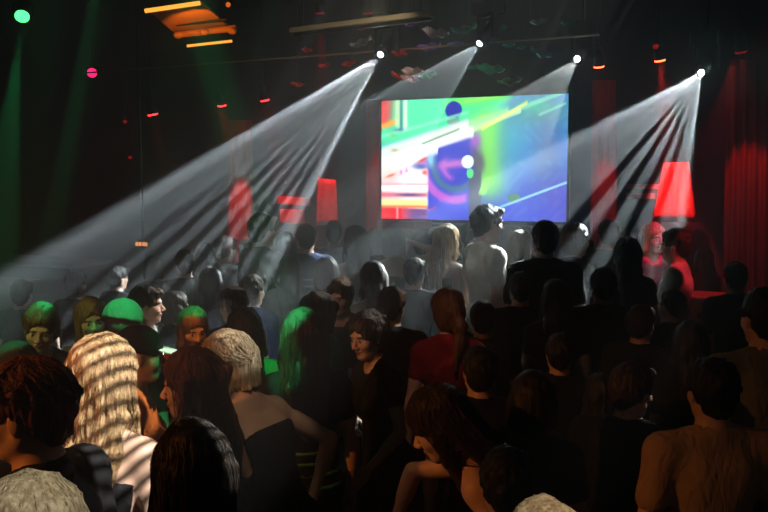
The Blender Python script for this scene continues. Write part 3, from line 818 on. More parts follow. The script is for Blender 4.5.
# ------------------------------------------------------------------ moving heads and their gobo beams
HAZE_CAM = Vector((0, 0, CAMZ))
def gobo(S, T, u0, u1, v, n, contrast, watts, color=(.80, .95, 1.0), phase=0, edge=1.6, mid0=.25, mid1=.85, xdir=None):
    """spot light with a slotted gobo: a fan from u0 to u1, thin in v, cut in the middle by n slots"""
    o = beam_lamp(S, T, 10, watts, color, .1, .012)
    z = (S - T).normalized(); x = (S - HAZE_CAM).cross(z).normalized()
    if x.x < 0: x = -x
    if xdir is not None: x = (Vector(xdir) - z * z.dot(Vector(xdir))).normalized()
    y = z.cross(x); x = y.cross(z)
    o.matrix_world = Matrix.Translation(S) @ Matrix((x, y, z)).transposed().to_4x4()
    l = o.data; l.spot_size = min(3.0, 2 * math.atan(math.hypot(max(abs(u0), abs(u1)), v) * 1.12)); l.spot_blend = .05
    l.use_nodes = True; nt = l.node_tree; e = nt.nodes['Emission']
    tc = nt.nodes.new('ShaderNodeTexCoord'); sp = nt.nodes.new('ShaderNodeSeparateXYZ'); nt.links.new(tc.outputs['Normal'], sp.inputs[0])
    def m(op, a, b=0.0, c=None):
        q = nt.nodes.new('ShaderNodeMath'); q.operation = op
        for i, t in enumerate((a, b, c)):
            if t is None: continue
            if isinstance(t, (int, float)): q.inputs[i].default_value = t
            else: nt.links.new(t, q.inputs[i])
        return q.outputs[0]
    def mr(x_, a, b, lo, hi):
        q = nt.nodes.new('ShaderNodeMapRange'); q.interpolation_type = 'SMOOTHSTEP'
        nt.links.new(x_, q.inputs[0])
        for i, t in enumerate((a, b, lo, hi)): q.inputs[i + 1].default_value = t
        return q.outputs[0]
    az = m('ABSOLUTE', sp.outputs[2]); u = m('DIVIDE', sp.outputs[0], az); vv = m('ABSOLUTE', m('DIVIDE', sp.outputs[1], az))
    t = m('DIVIDE', m('SUBTRACT', u, u0), u1 - u0)
    inside = m('MULTIPLY', mr(t, -.01, .03, 0, 1), mr(t, .97, 1.01, 1, 0))
    edges = m('ADD', m('MULTIPLY', mr(t, .02, .14, edge, 0), 1), mr(t, .90, .98, 0, edge))
    wave = m('ADD', m('MULTIPLY', m('SINE', m('MULTIPLY_ADD', t, n * 6.283, phase)), .5), .5)
    wave = mr(wave, .25, .75, 0, 1)
    inm = m('MULTIPLY', mr(t, mid0 - .05, mid0 + .05, 0, 1), mr(t, mid1 - .04, mid1 + .04, 1, 0))
    st_ = m('SUBTRACT', 1.0, m('MULTIPLY', m('MULTIPLY', inm, contrast), m('SUBTRACT', 1.0, wave)))
    val = m('MULTIPLY', m('MULTIPLY', m('ADD', st_, edges), inside), mr(vv, v * .9, v, 1, 0))
    nt.links.new(val, e.inputs['Strength'])
    return o

def speckle_lamp(S, T, cone, watts, color, scale, cover, seed=0.0):
    """profile lamp with a break-up gobo: scattered soft flecks of light"""
    o = beam_lamp(S, T, cone, watts, color, .3, .012); l = o.data; l.use_nodes = True; nt = l.node_tree; e = nt.nodes['Emission']
    tc = nt.nodes.new('ShaderNodeTexCoord'); mp = nt.nodes.new('ShaderNodeMapping'); mp.inputs['Location'].default_value = (seed, seed * .7, 0)
    n = nt.nodes.new('ShaderNodeTexNoise'); n.inputs['Scale'].default_value = scale; n.inputs['Detail'].default_value = 1
    nt.links.new(tc.outputs['Normal'], mp.inputs[0]); nt.links.new(mp.outputs[0], n.inputs['Vector'])
    q = nt.nodes.new('ShaderNodeMapRange'); nt.links.new(n.outputs['Fac'], q.inputs[0])
    for i, t in enumerate((cover, cover + .05, 0, 1)): q.inputs[i + 1].default_value = t
    nt.links.new(q.outputs[0], e.inputs['Strength']); return o

def moving_head(S, T, label, lens_r=.028, hang=None):
    S, T = Vector(S), Vector(T); d = (T - S).normalized(); root = empty('moving_head_light', S, label, 'stage light', 'moving head lights over the dance floor')
    MB().tube(-d * .26, -d * .03, .075, .062, 24).tube(-d * .31, -d * .255, .05, .075, 24).tube(-d * .032, -d * .012, .068, .066, 24).build('head', M_STEEL, root, True)
    MB().tube(-d * .014, -d * .004, lens_r, lens_r, 24).build('lens', E_WHT, root)
    sd = d.cross(Vector((0, 0, 1))).normalized(); c = -d * .16; up = Vector((0, 0, 1)); mb = MB()
    q = Matrix((sd, up.cross(sd), up)).transposed()
    for s_ in (-1, 1): mb.box(c + sd * s_ * .105 + up * .07, (.03, .07, .22), q, .008)
    mb.box(c + up * .185, (.24, .08, .03), q, .008); mb.build('yoke', M_STEEL, root)
    b = MB().box(c + up * .25, (.26, .2, .09), q, .015).build('base', M_STEEL, root)
    MB().tube(c + up * .29, Vector((c.x, c.y, CEIL + .06 - S.z)), .016).build('drop_pipe', M_STEEL, root)
    return root

def Y(px, py, d): return P(px, py, d)
def fan(S, T, left_px, right_px, v, n, contrast, watts, **kw):
    """gobo whose two outer blades pass the given photo pixels"""
    z = (S - T).normalized(); x = (S - HAZE_CAM).cross(z).normalized()
    if x.x < 0: x = -x
    us = []
    for p in (left_px, right_px):
        r = P(p[0], p[1], 1.0) - HAZE_CAM; nn = (S - HAZE_CAM).cross(r); us.append((z.dot(nn)) / (x.dot(nn)))
    us.sort()
    return gobo(S, T, us[0], us[1], v, n, contrast, watts, **kw)

BW = 2.2
S1 = Y(380, 55, 8.2); S2 = Y(479, 44, 8.4); S3 = Y(577, 59, 8.8); S4 = Y(701, 73, 8.0); S3b = Y(572, 57, 8.7)
T1, T2, T3, T4 = Y(170, 300, 5.8), Y(350, 190, 7.6), Y(505, 130, 7.6), Y(575, 235, 6.3)
moving_head(S1, T1, 'moving head light throwing the leftmost white beam')
moving_head(S2, T2, 'moving head light throwing the white beam across the screen top')
moving_head(S3, T3, 'small moving head light above the right top corner of the screen', .03)
moving_head(S4, T4, 'moving head light throwing the rightmost white beam')
fan(S1, T1, (60, 238), (270, 280), .036, 10, 1.0, 4700 * BW, edge=2.3, phase=1.2, mid0=.24, mid1=.95)
fan(S2, T2, (300, 130), (400, 195), .05, 11, .6, 1700 * BW, phase=.5, mid0=.3, mid1=.9)
fan(S3, T3, (455, 125), (545, 155), .06, 5, .25, 760 * BW, phase=.5, color=(.85, 1, .97), edge=1.0)
fan(S4, T4, (480, 181), (687, 200), .038, 8, 1.0, 3300 * BW, phase=2.2, mid0=.33, mid1=.90)

# ------------------------------------------------------------------ green lamps at the left
GREEN = (.04, 1.0, .30)
G1 = Y(22, 17, 7.5)
g1T = Y(2, 190, 6.2)
r_ = par_can(G1, g1T, 'par_can', 'bright green lamp in the upper left corner', None, E_GRN, 1.1)
beam_lamp(G1, g1T, 9, 1300, GREEN, .4)
G2 = Y(120, -45, 7.2); par_can(G2, Y(85, 90, 7.0), 'par_can', 'green lamp just above the frame at the upper left', None, E_GRN)
beam_lamp(G2, Y(78, 120, 6.9), 12, 260, GREEN, .9)
G3 = Y(384, -25, 7.0); par_can(G3, Y(372, 40, 7.0), 'par_can', 'green lamp above the frame over the long batten', None, E_GRN, .8)
beam_lamp(G3, Y(370, 62, 7.1), 3, 60, GREEN, .6)

# ------------------------------------------------------------------ ceiling things
A, B = Y(293, 31, 8.3), Y(433, 12, 7.45)
B.z = A.z
bt = empty('long_batten', (A + B) / 2, 'long tan batten hung below the ceiling left of centre', 'batten')
dr = (B - A); q = dr.to_track_quat('X', 'Z').to_matrix()
MB().box((0, 0, 0), (dr.length, .12, .05), q, .008).build('trough', M_BATTEN, bt)
MB().box(Vector((0, 0, -.04)), (dr.length * .97, .05, .035), q, .01).build('tube_rail', M_STEEL, bt)
for s_ in (-.42, .42): MB().tube(dr * s_, dr * s_ + Vector((0, 0, CEIL - A.z)), .006).build('hanging_wire', M_STEEL, bt)
beam_lamp(Vector((A + B) / 2) + Vector((.2, -1.3, -.15)), (A + B) / 2, 62, 42, (1, .85, .6), .8)  # added lamp without a fixture, brightens the batten
A, B = Y(84, 73, 11.5), Y(600, -2, 8.5); B.z = A.z
cb = tag(MB().tube((A + B) / 2 * 0 + (A - B) / 2, (B - A) / 2, .012, None, 8).build('steel_cable', M_BATTEN), 'thin straight pale line running the width of the ceiling', 'cable'); cb.location = (A + B) / 2
for nm, (x0, y0), (x1, y1) in (('steel_cable', (433, 18), (640, -10)),):
    pass

AMB = mat_plain('amber_reflector', (.85, .36, .06), .45)
AMB_E = mat_emit('amber_tube', (1, .42, .05), 1.6)
a0 = Y(192, 22, 7.4)
lb = empty('amber_light_frame', a0, 'amber lit metal frame of tubes and panel at the upper left', 'light fixture')
def Q(px, py, d=7.4): return Y(px, py, d) - a0
def quad_plate(pts, th, name, mat, parent):
    bm = bmesh.new(); n = (pts[1] - pts[0]).cross(pts[2] - pts[0]).normalized() * th
    a = [bm.verts.new(p) for p in pts]; b = [bm.verts.new(p + n) for p in pts]
    bm.faces.new(a); bm.faces.new(b[::-1])
    for i in range(len(pts)): bm.faces.new((a[i], b[i], b[(i + 1) % len(pts)], a[(i + 1) % len(pts)]))
    bmesh.ops.recalc_face_normals(bm, faces=bm.faces)
    me = bpy.data.meshes.new(name); bm.to_mesh(me); bm.free(); return link(name, me, parent, mat)
quad_plate([Q(150, 12, 7.0), Q(203, 4, 7.0), Q(232, 30, 7.9), Q(180, 38, 7.9)], .02, 'reflector_panel', AMB, lb)
MB().tube(Q(145, 11, 6.95), Q(200, 3, 6.95), .018).build('tube', AMB_E, lb)
MB().tube(Q(175, 35, 7.6), Q(236, 28, 7.6), .03).build('tube', AMB, lb)
MB().tube(Q(187, 46, 7.9), Q(232, 41, 7.9), .012).build('tube', AMB_E, lb)
MB().tube(Q(176, 24, 7.5), Q(226, 19, 7.5), .022).build('cross_bar', M_STEEL, lb)
for px, py in ((178, 35), (204, 32), (232, 31)): MB().ball(Q(px, py, 7.55), .035, (1.2, .8, .9)).build('clamp', AMB, lb, True)
for px, py in ((203, 4), (152, 12)): MB().tube(Q(px, py, 7.0), Q(px, py, 7.0) + Vector((0, 0, CEIL - Y(px, py, 7.0).z)), .006).build('hanging_wire', M_STEEL, lb)
beam_lamp(a0 + Vector((.1, -.5, -.25)), a0 + Vector((.05, .1, 0)), 70, 14, (1, .33, .03), .6)
S = Y(228, 5, 8.0); par_can(S, S + Vector((0, -.5, -.3)), 'par_can', 'tiny orange lamp beside the amber frame', None, mat_emit('lens_orange', (1, .2, .02), .8), .4)

# hanging foil leaves, each its own, reflected colours put into its tint
FOIL_REFLECT = {'green': (.10, .75, .35), 'violet': (.30, .20, .80), 'red': (.9, .05, .05), 'teal': (.10, .55, .55), 'silver': (.6, .62, .6), 'blue': (.15, .25, .8), 'pale': (.65, .75, .68)}
FOIL = {k: mat_plain('foil_' + k, v, .32, metal=.2, noise=.5, scale=18, bump=.8) for k, v in FOIL_REFLECT.items()}
foils = [(361, 28, 'red', .5, -4), (350, 29, 'red', .35, 10), (385, 25, 'red', .7, -8), (413, 22, 'violet', .9, 8), (402, 26, 'silver', .4, 5), (362, 44, 'pale', .9, 18), (379, 45, 'silver', .5, -25),
         (398, 53, 'red', .75, -15), (350, 64, 'red', .6, 10), (436, 35, 'pale', 1.1, -12), (430, 48, 'violet', .9, 6), (455, 45, 'blue', .6, 3), (466, 31, 'green', 1.0, 6), (490, 26, 'violet', .7, -10),
         (500, 27, 'green', .6, -16), (414, 73, 'pale', .9, -6), (410, 79, 'silver', .7, -14), (398, 77, 'red', .6, -20), (429, 77, 'green', .7, 4), (473, 68, 'green', .5, 15), (490, 71, 'green', 1.2, -8),
         (538, 23, 'silver', .7, 8), (568, 24, 'teal', .6, 0), (509, 46, 'teal', .45, 0), (521, 48, 'teal', .35, 5), (540, 55, 'teal', .9, -20), (511, 83, 'green', .9, 4), (308, 51, 'red', .5, -8), (325, 66, 'red', .5, 6), (298, 85, 'red', .5, -6)]
names = {'green': 'green', 'violet': 'violet', 'red': 'red', 'teal': 'blue green', 'silver': 'silver grey', 'blue': 'deep blue', 'pale': 'pale whitish'}
wherel = ['under the left half of the tan batten, larger of the pair', 'under the left half of the tan batten, smaller and left', 'just below the middle of the tan batten', 'below the right end of the tan batten',
          'small, beside the violet one under the batten', 'left of the leftmost white lamp', 'just above the leftmost white lamp', 'right of the leftmost white lamp', 'below and left of the leftmost white lamp', 'between batten and second white lamp, long',
          'in the gap between the two left white lamps', 'touching the second white lamp from the left', 'just above the second white lamp', 'upper right of the second white lamp', 'beside the violet one upper right of the second lamp',
          'above the screen left edge, broadest there', 'below the broad pale one over the screen', 'left of the broad pale one over the screen', 'right of the broad pale one over the screen', 'small, over the screen below the second white lamp',
          'long and curved over the middle of the screen', 'high, right of the end of the pale line', 'high above the two small lamps', 'tiny, left of the pair above the screen', 'tiny, right of the pair above the screen',
          'curved, left of the two small lamps', 'lowest, just above the screen edge', 'far left, above the leftmost beam', 'left, just above the leftmost beam', 'lowest at the left above the beam']
for i, (px, py, c, sz, tilt) in enumerate(foils):
    rr = random.Random(i * 13 + 5); d = 8.9 + rr.random() * 1.2 + (.35 if i in (13, 20) else 0); ctr = Y(px, py, d)
    bm = bmesh.new(); L, Wd = .155 * sz, .058 * sz; nx, ny = 14, 6; g = {}
    for a in range(nx + 1):
        for b in range(ny + 1):
            u, v = a / nx * 2 - 1, b / ny * 2 - 1; w = max(.04, (1 - abs(u) ** 2.2)) * Wd
            g[a, b] = bm.verts.new((u * L, v * w, .05 * sz * (u * u) * rr.choice((1, 1)) + .02 * math.sin(u * 7 + v * 3 + i) * sz + .03 * v * v * sz))
    for a in range(nx):
        for b in range(ny): bm.faces.new((g[a, b], g[a + 1, b], g[a + 1, b + 1], g[a, b + 1]))
    me = bpy.data.meshes.new('foil'); bm.to_mesh(me); bm.free()
    for p_ in me.polygons: p_.use_smooth = True
    root = empty('foil_leaf', ctr, '%s crumpled foil leaf %s' % (names[c], wherel[i]), 'ceiling decoration', 'foil leaves hanging above the screen')
    o = link('leaf', me, root, FOIL[c]); o.rotation_euler = (R(60 + rr.uniform(-10, 25)), R(-tilt), R(-15 + rr.uniform(-20, 20)))
    md = o.modifiers.new('thick', 'SOLIDIFY'); md.thickness = .003
    MB().tube((0, 0, .01), (0, 0, CEIL - ctr.z), .0025, None, 6).build('string', M_STEEL, root)
beam_lamp(RM(-1.5, 7.2, 2.9), Y(380, 50, 9.4), 34, 85, (1, .35, .35), .8)  # added invisible lamp, reddens the left foil leaves
beam_lamp(RM(1.2, 7.6, 2.95), Y(500, 50, 9.4), 36, 120, (.55, .9, .8), .8)  # added invisible lamp, brightens the right foil leaves

# amber sign far left, pale counter, red flight case at the right
S = Y(143, 244, 10.5)
sg = empty('lit_sign', S, 'small amber lit sign glowing on the dark left side', 'sign')
MB().box((0, 0, 0), (.22, .05, .085), RZ, .008).build('housing', M_STEEL, sg)
E_SG = mat_emit('sign_amber', (1, .35, .10), 1.4)
for k, w in ((-.075, .035), (-.025, .04), (.03, .03), (.072, .03)):
    MB().box(E1 * k - E2 * .028, (w, .006, .045), RZ).build('lit_segment', E_SG, sg)
MB().box(Vector((0, 0, (CEIL - S.z) / 2 + .04)), (.02, .02, CEIL - S.z - .08), RZ).build('drop_rod', M_STEEL, sg)
S = Y(22, 262, 9.3)
ct = empty('bar_counter', (S.x, S.y, 0), 'dim pale bar counter against the dark left side', 'bar counter')
MB().box((0, 0, .62), (1.9, .5, 1.2), RZ, .02).build('front', mat_plain('counter_wood', (.10, .07, .045), .5, scale=4), ct)
MB().box((0, 0, 1.245), (2.05, .62, .05), RZ, .01).build('top', mat_plain('counter_top', (.25, .22, .17), .4), ct)
for k in (-.55, .0, .55): MB().box(E1 * k - E2 * .26 + Vector((0, 0, .68)), (.45, .03, .8), RZ, .01).build('panel', mat_plain('counter_panel', (.16, .13, .09), .5, scale=4), ct)
for k in (-.6, .1, .7): pass
S = Y(712, 308, 7.2)
fc = empty('flight_case', (S.x, S.y, 0), 'red lit boxy flight case behind the crowd on the right', 'case')
h = S.z - 0
MB().box((0, 0, h / 2 - .03), (.46, .42, h - .06), RZ, .015).build('body', mat_plain('case_red', (.45, .06, .05), .5), fc)
MB().box((0, 0, h + .05), (.48, .44, .14), RZ, .015).build('lid', mat_plain('case_red_lid', (.45, .06, .05), .5), fc)
for k in (-.14, .14): MB().box(E1 * k - E2 * .225 + Vector((0, 0, h - .03)), (.05, .02, .06), RZ, .004).build('latch', M_ALU, fc)
MB().box(-E2 * .225 + Vector((0, 0, h * .62)), (.13, .02, .05), RZ, .006).build('handle', M_STEEL, fc)
beam_lamp(room_hit(735, 60, 9.0), Y(688, 262, 7.4), 26, 95, (1, .03, .05), .6)

# ------------------------------------------------------------------ light on the crowd
# added slatted lamp for the long blond hair and its neighbours: see below
# amber wash from added lamps, unseen to the left
beam_lamp(Vector((-3.6, 1.0, 3.2)), P(120, 410, 2.6), 34, 210, (1, .30, .05), .8)
beam_lamp(Vector((-2.4, .6, 2.2)), P(300, 440, 3.6), 25, 50, (1, .34, .12), .9)
beam_lamp(Vector((1.2, -1.2, 3.2)), P(745, 440, 3.0), 22, 8, (1, .62, .38), .9)  # added unseen lamp behind the camera for the tan shirt
beam_lamp(Vector((.8, 5.0, 4.5)), P(655, 238, 7.2), 6, 210, (1, .05, .22), .6)  # added unseen lamp that turns one far figure pink

beam_lamp(Vector((-2.8, 1.4, 2.9)), P(66, 330, 4.1), 11, 34, (.75, 1, .22), .7)       # added yellow green lamp, out of view, on the two facing women
beam_lamp(Vector((-.2, 1.8, 4.3)), P(192, 328, 4.15), 5, 120, (1, .25, .03), .6)  # added unseen lamp for the orange face
# ------------------------------------------------------------------ the crowd
SPECS = []
def relax():
    """slide people along their line of sight until neighbours stand clear of each other"""
    n = len(SPECS); d = np.array([a[2] for a, k in SPECS], float); d0 = d.copy()
    for it in range(400):
        pos = np.array([P(a[0], a[1], dd)[:2] for (a, k), dd in zip(SPECS, d)])
        g = (d0 - d) * np.where(d0 < 3.2, .10, .025)
        for i in range(n):
            for j in range(i + 1, n):
                v = pos[i] - pos[j]; q = math.hypot(*v)
                lim = .44 if min(d0[i], d0[j]) < 3.2 else .58
                if q < lim:
                    s_ = (1 if d[i] >= d[j] else -1); f = (lim - q) * .35
                    g[i] += s_ * f; g[j] -= s_ * f
        cp = np.array(Y(712, 308, 7.2)[:2])
        for i in range(n):
            if math.hypot(*(pos[i] - cp)) < .62: g[i] += .03 if d[i] > 7.25 else -.03
        d += g
        for i, (a, k) in enumerate(SPECS):
            z = P(a[0], a[1], d[i]).z
            if z > 1.93: d[i] += .01 if a[1] > 182 else 0
            if z < 1.42: d[i] -= .02
    return d
def crowd():
    p = lambda *a, **k: SPECS.append((a, k))
    # front rows, left
    p(24, 362, 2.0, 78, 'm', 'short', 'auburn', 'black', sleeve=1, extra='jacket', head=(8, -4, 0), q=2, strands=500, label='man with short auburn hair and black jacket in profile at the left edge')
    p(30, 479, 1.42, 20, 'f', 'long', 'ash', 'charcoal', head=(15, -8, 0), q=2, strands=700, label='ash blond head cut off by the lower left corner')
    p(104, 337, 2.68, -12, 'f', 'longloose', 'blond', 'black', sleeve=0, strap=True, arms=('down', 'down'), head=(-6, -6, 0), q=2, strands=1100, label='woman from behind, long blond hair and bare shoulders with black strap')
    p(190, 351, 2.95, 92, 'f', 'bunlong', 'auburn', 'black', sleeve=.5, arms=('down', 'down'), head=(0, -4, 0), q=2, strands=400, label='woman in left profile with long dark auburn hair')
    p(190, 424, 1.98, 10, 'f', 'long', 'black', 'black', head=(25, -6, 0), q=2, strands=500, label='very dark long haired head at the bottom beside the auburn profile')
    p(226, 335, 3.5, 60, 'f', 'bob', 'ash', 'black', sleeve=0, strap=True, arms=('hip', 'hip'), lean=(24, 0), head=(10, -14, 0), q=2, strands=500, label='woman in black tank top leaning left, light brown hair, bare arm')
    p(303, 310, 3.9, 8, 'f', 'longloose', 'dark', 'black', legs='skirt', sleeve=.4, stripes=('green', (.02, .07, .12, .17)), arms=('bent', 'down'), head=(10, -5, 0), q=2, strands=500, label='woman from behind in short black skirt with green light on her long hair')  # green bars of light on her top modelled as cloth stripes
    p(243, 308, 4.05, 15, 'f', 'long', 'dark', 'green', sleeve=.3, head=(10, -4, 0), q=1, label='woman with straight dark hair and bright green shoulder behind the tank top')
    p(232, 287, 4.6, 50, 'm', 'short', 'dark', 'black', head=(10, -5, 0), q=1, label='dark head with a white gleam on top, left of the blue collar')
    p(253, 275, 5.05, -30, 'm', 'short', 'dark', 'blue', sleeve=1, head=(0, 0, 0), q=1, label='dark haired head above a blue and white collar')
    p(124, 300, 3.9, -20, 'm', 'hat', 'cream', 'black', head=(0, -4, 0), q=1, label='person in a plain knitted hat lit bright green')
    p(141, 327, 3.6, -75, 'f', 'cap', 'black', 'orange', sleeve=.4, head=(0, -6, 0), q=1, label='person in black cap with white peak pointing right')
    p(147, 286, 4.6, -80, 'm', 'short', 'dark', 'white', head=(0, 0, 0), q=1, label='man in right profile with white light on forehead and nose')
    p(176, 292, 5.0, -60, 'f', 'bob', 'dark', 'black', head=(0, 0, 0), q=1, label='dark haired head just right of the lit profile')
    p(193, 309, 4.15, -150, 'f', 'bob', 'light', 'orange', sleeve=.5, arms=('bent', 'front'), head=(0, -14, 0), q=1, label='person with green top of hair and orange lit face')
    p(40, 305, 4.0, 195, 'f', 'bun', 'brown', 'black', head=(0, -12, -6), q=2, label='woman facing the camera with green light on her hair')
    p(91, 299, 4.45, -158, 'f', 'long', 'light', 'black', sleeve=0, arms=('bent', 'down'), head=(6, -6, 5), q=2, label='woman with light brown hair looking right behind the blond')
    p(14, 343, 2.95, 40, 'm', 'hat', 'charcoal', 'black', head=(0, -4, 0), q=1, label='person in a black beanie behind the auburn haired man')
    # middle
    p(340, 279, 4.95, 160, 'm', 'short', 'brown', 'charcoal', sleeve=1, head=(0, -6, 0), q=1, label='young man facing left of camera, brown fringe, above the curly haired woman')
    p(315, 293, 4.4, 70, 'f', 'bun', 'dark', 'teal', sleeve=1, head=(0, -6, 0), q=1, label='person with white rimmed dark hair and pale stripe on jacket shoulder')
    p(367, 313, 3.95, 120, 'f', 'curly', 'dark', 'black', sleeve=.4, arms=(((.06, .24, -.42), (.5, -.8, -.2)), 'front'), lean=(6, 4), head=(14, -8, 0), q=2, label='woman with dark curls turned left, bare arm reaching down')
    p(392, 287, 4.5, -12, 'm', 'short', 'brown', 'black', head=(-12, -4, 0), q=1, label='man from behind in black shirt with a bright rim on his right side')
    p(447, 289, 4.25, 5, 'f', 'pony', 'brown', 'maroon', sleeve=.4, head=(12, -3, 0), q=1, label='person from behind in maroon top with hair tied low')
    p(483, 301, 4.9, -5, 'm', 'short', 'black', 'black', q=1, label='dark head with a short white gleam beside the maroon top')
    p(480, 346, 3.45, 0, 'm', 'short', 'black', 'black', q=1, label='large dark head below and right of the maroon top')
    p(440, 391, 2.8, 78, 'f', 'longloose', 'dark', 'red', sleeve=0, strap=False, arms=('bent', ((.03, .47, .03), (0, .2, 1))), lean=(44, 0), head=(0, -14, 0), q=2, strands=400, label='woman in red top leaning left with her bare arm stretched down')
    p(507, 448, 2.2, 0, 'm', 'short', 'black', 'black', head=(0, -5, 0), q=1, label='dark head low in the bottom centre')
    p(545, 503, 1.55, 0, 'f', 'bob', 'blond', 'black', head=(0, -5, 0), q=1, label='crown of a blond head at the bottom edge right of centre')
    p(634, 363, 3.4, -35, 'm', 'short', 'dark', 'black', sleeve=1, build=1.12, head=(-20, -8, 0), q=1, label='broad man in black with bright specks on his right cheek')
    p(642, 305, 4.55, -40, 'm', 'short', 'dark', 'black', q=1, label='dark haired head with light flecks above the broad man')
    p(603, 268, 5.0, 0, 'm', 'short', 'black', 'black', build=1.1, q=1, label='tall black silhouette left of the right beam foot')
    p(712, 358, 2.85, 5, 'm', 'short', 'black', 'tan', build=1.08, sleeve=.6, q=1, label='man from behind in plain tan shirt at the lower right')
    p(764, 288, 3.5, 8, 'm', 'short', 'black', 'grey', build=1.15, sleeve=.6, q=1, label='person from behind in grey shirt cut by the right edge')
    p(560, 334, 4.0, -10, 'm', 'short', 'black', 'black', q=1, label='black silhouette right of the large dark head')
    p(600, 374, 3.5, 10, 'f', 'long', 'black', 'black', q=1, label='long haired black silhouette in the lower right middle')
    p(532, 372, 3.3, 0, 'f', 'bob', 'black', 'charcoal', q=1, label='black silhouette between the two dark heads at lower centre')
    p(690, 322, 4.2, 0, 'f', 'long', 'black', 'black', q=1, label='black silhouette above the tan shirt')
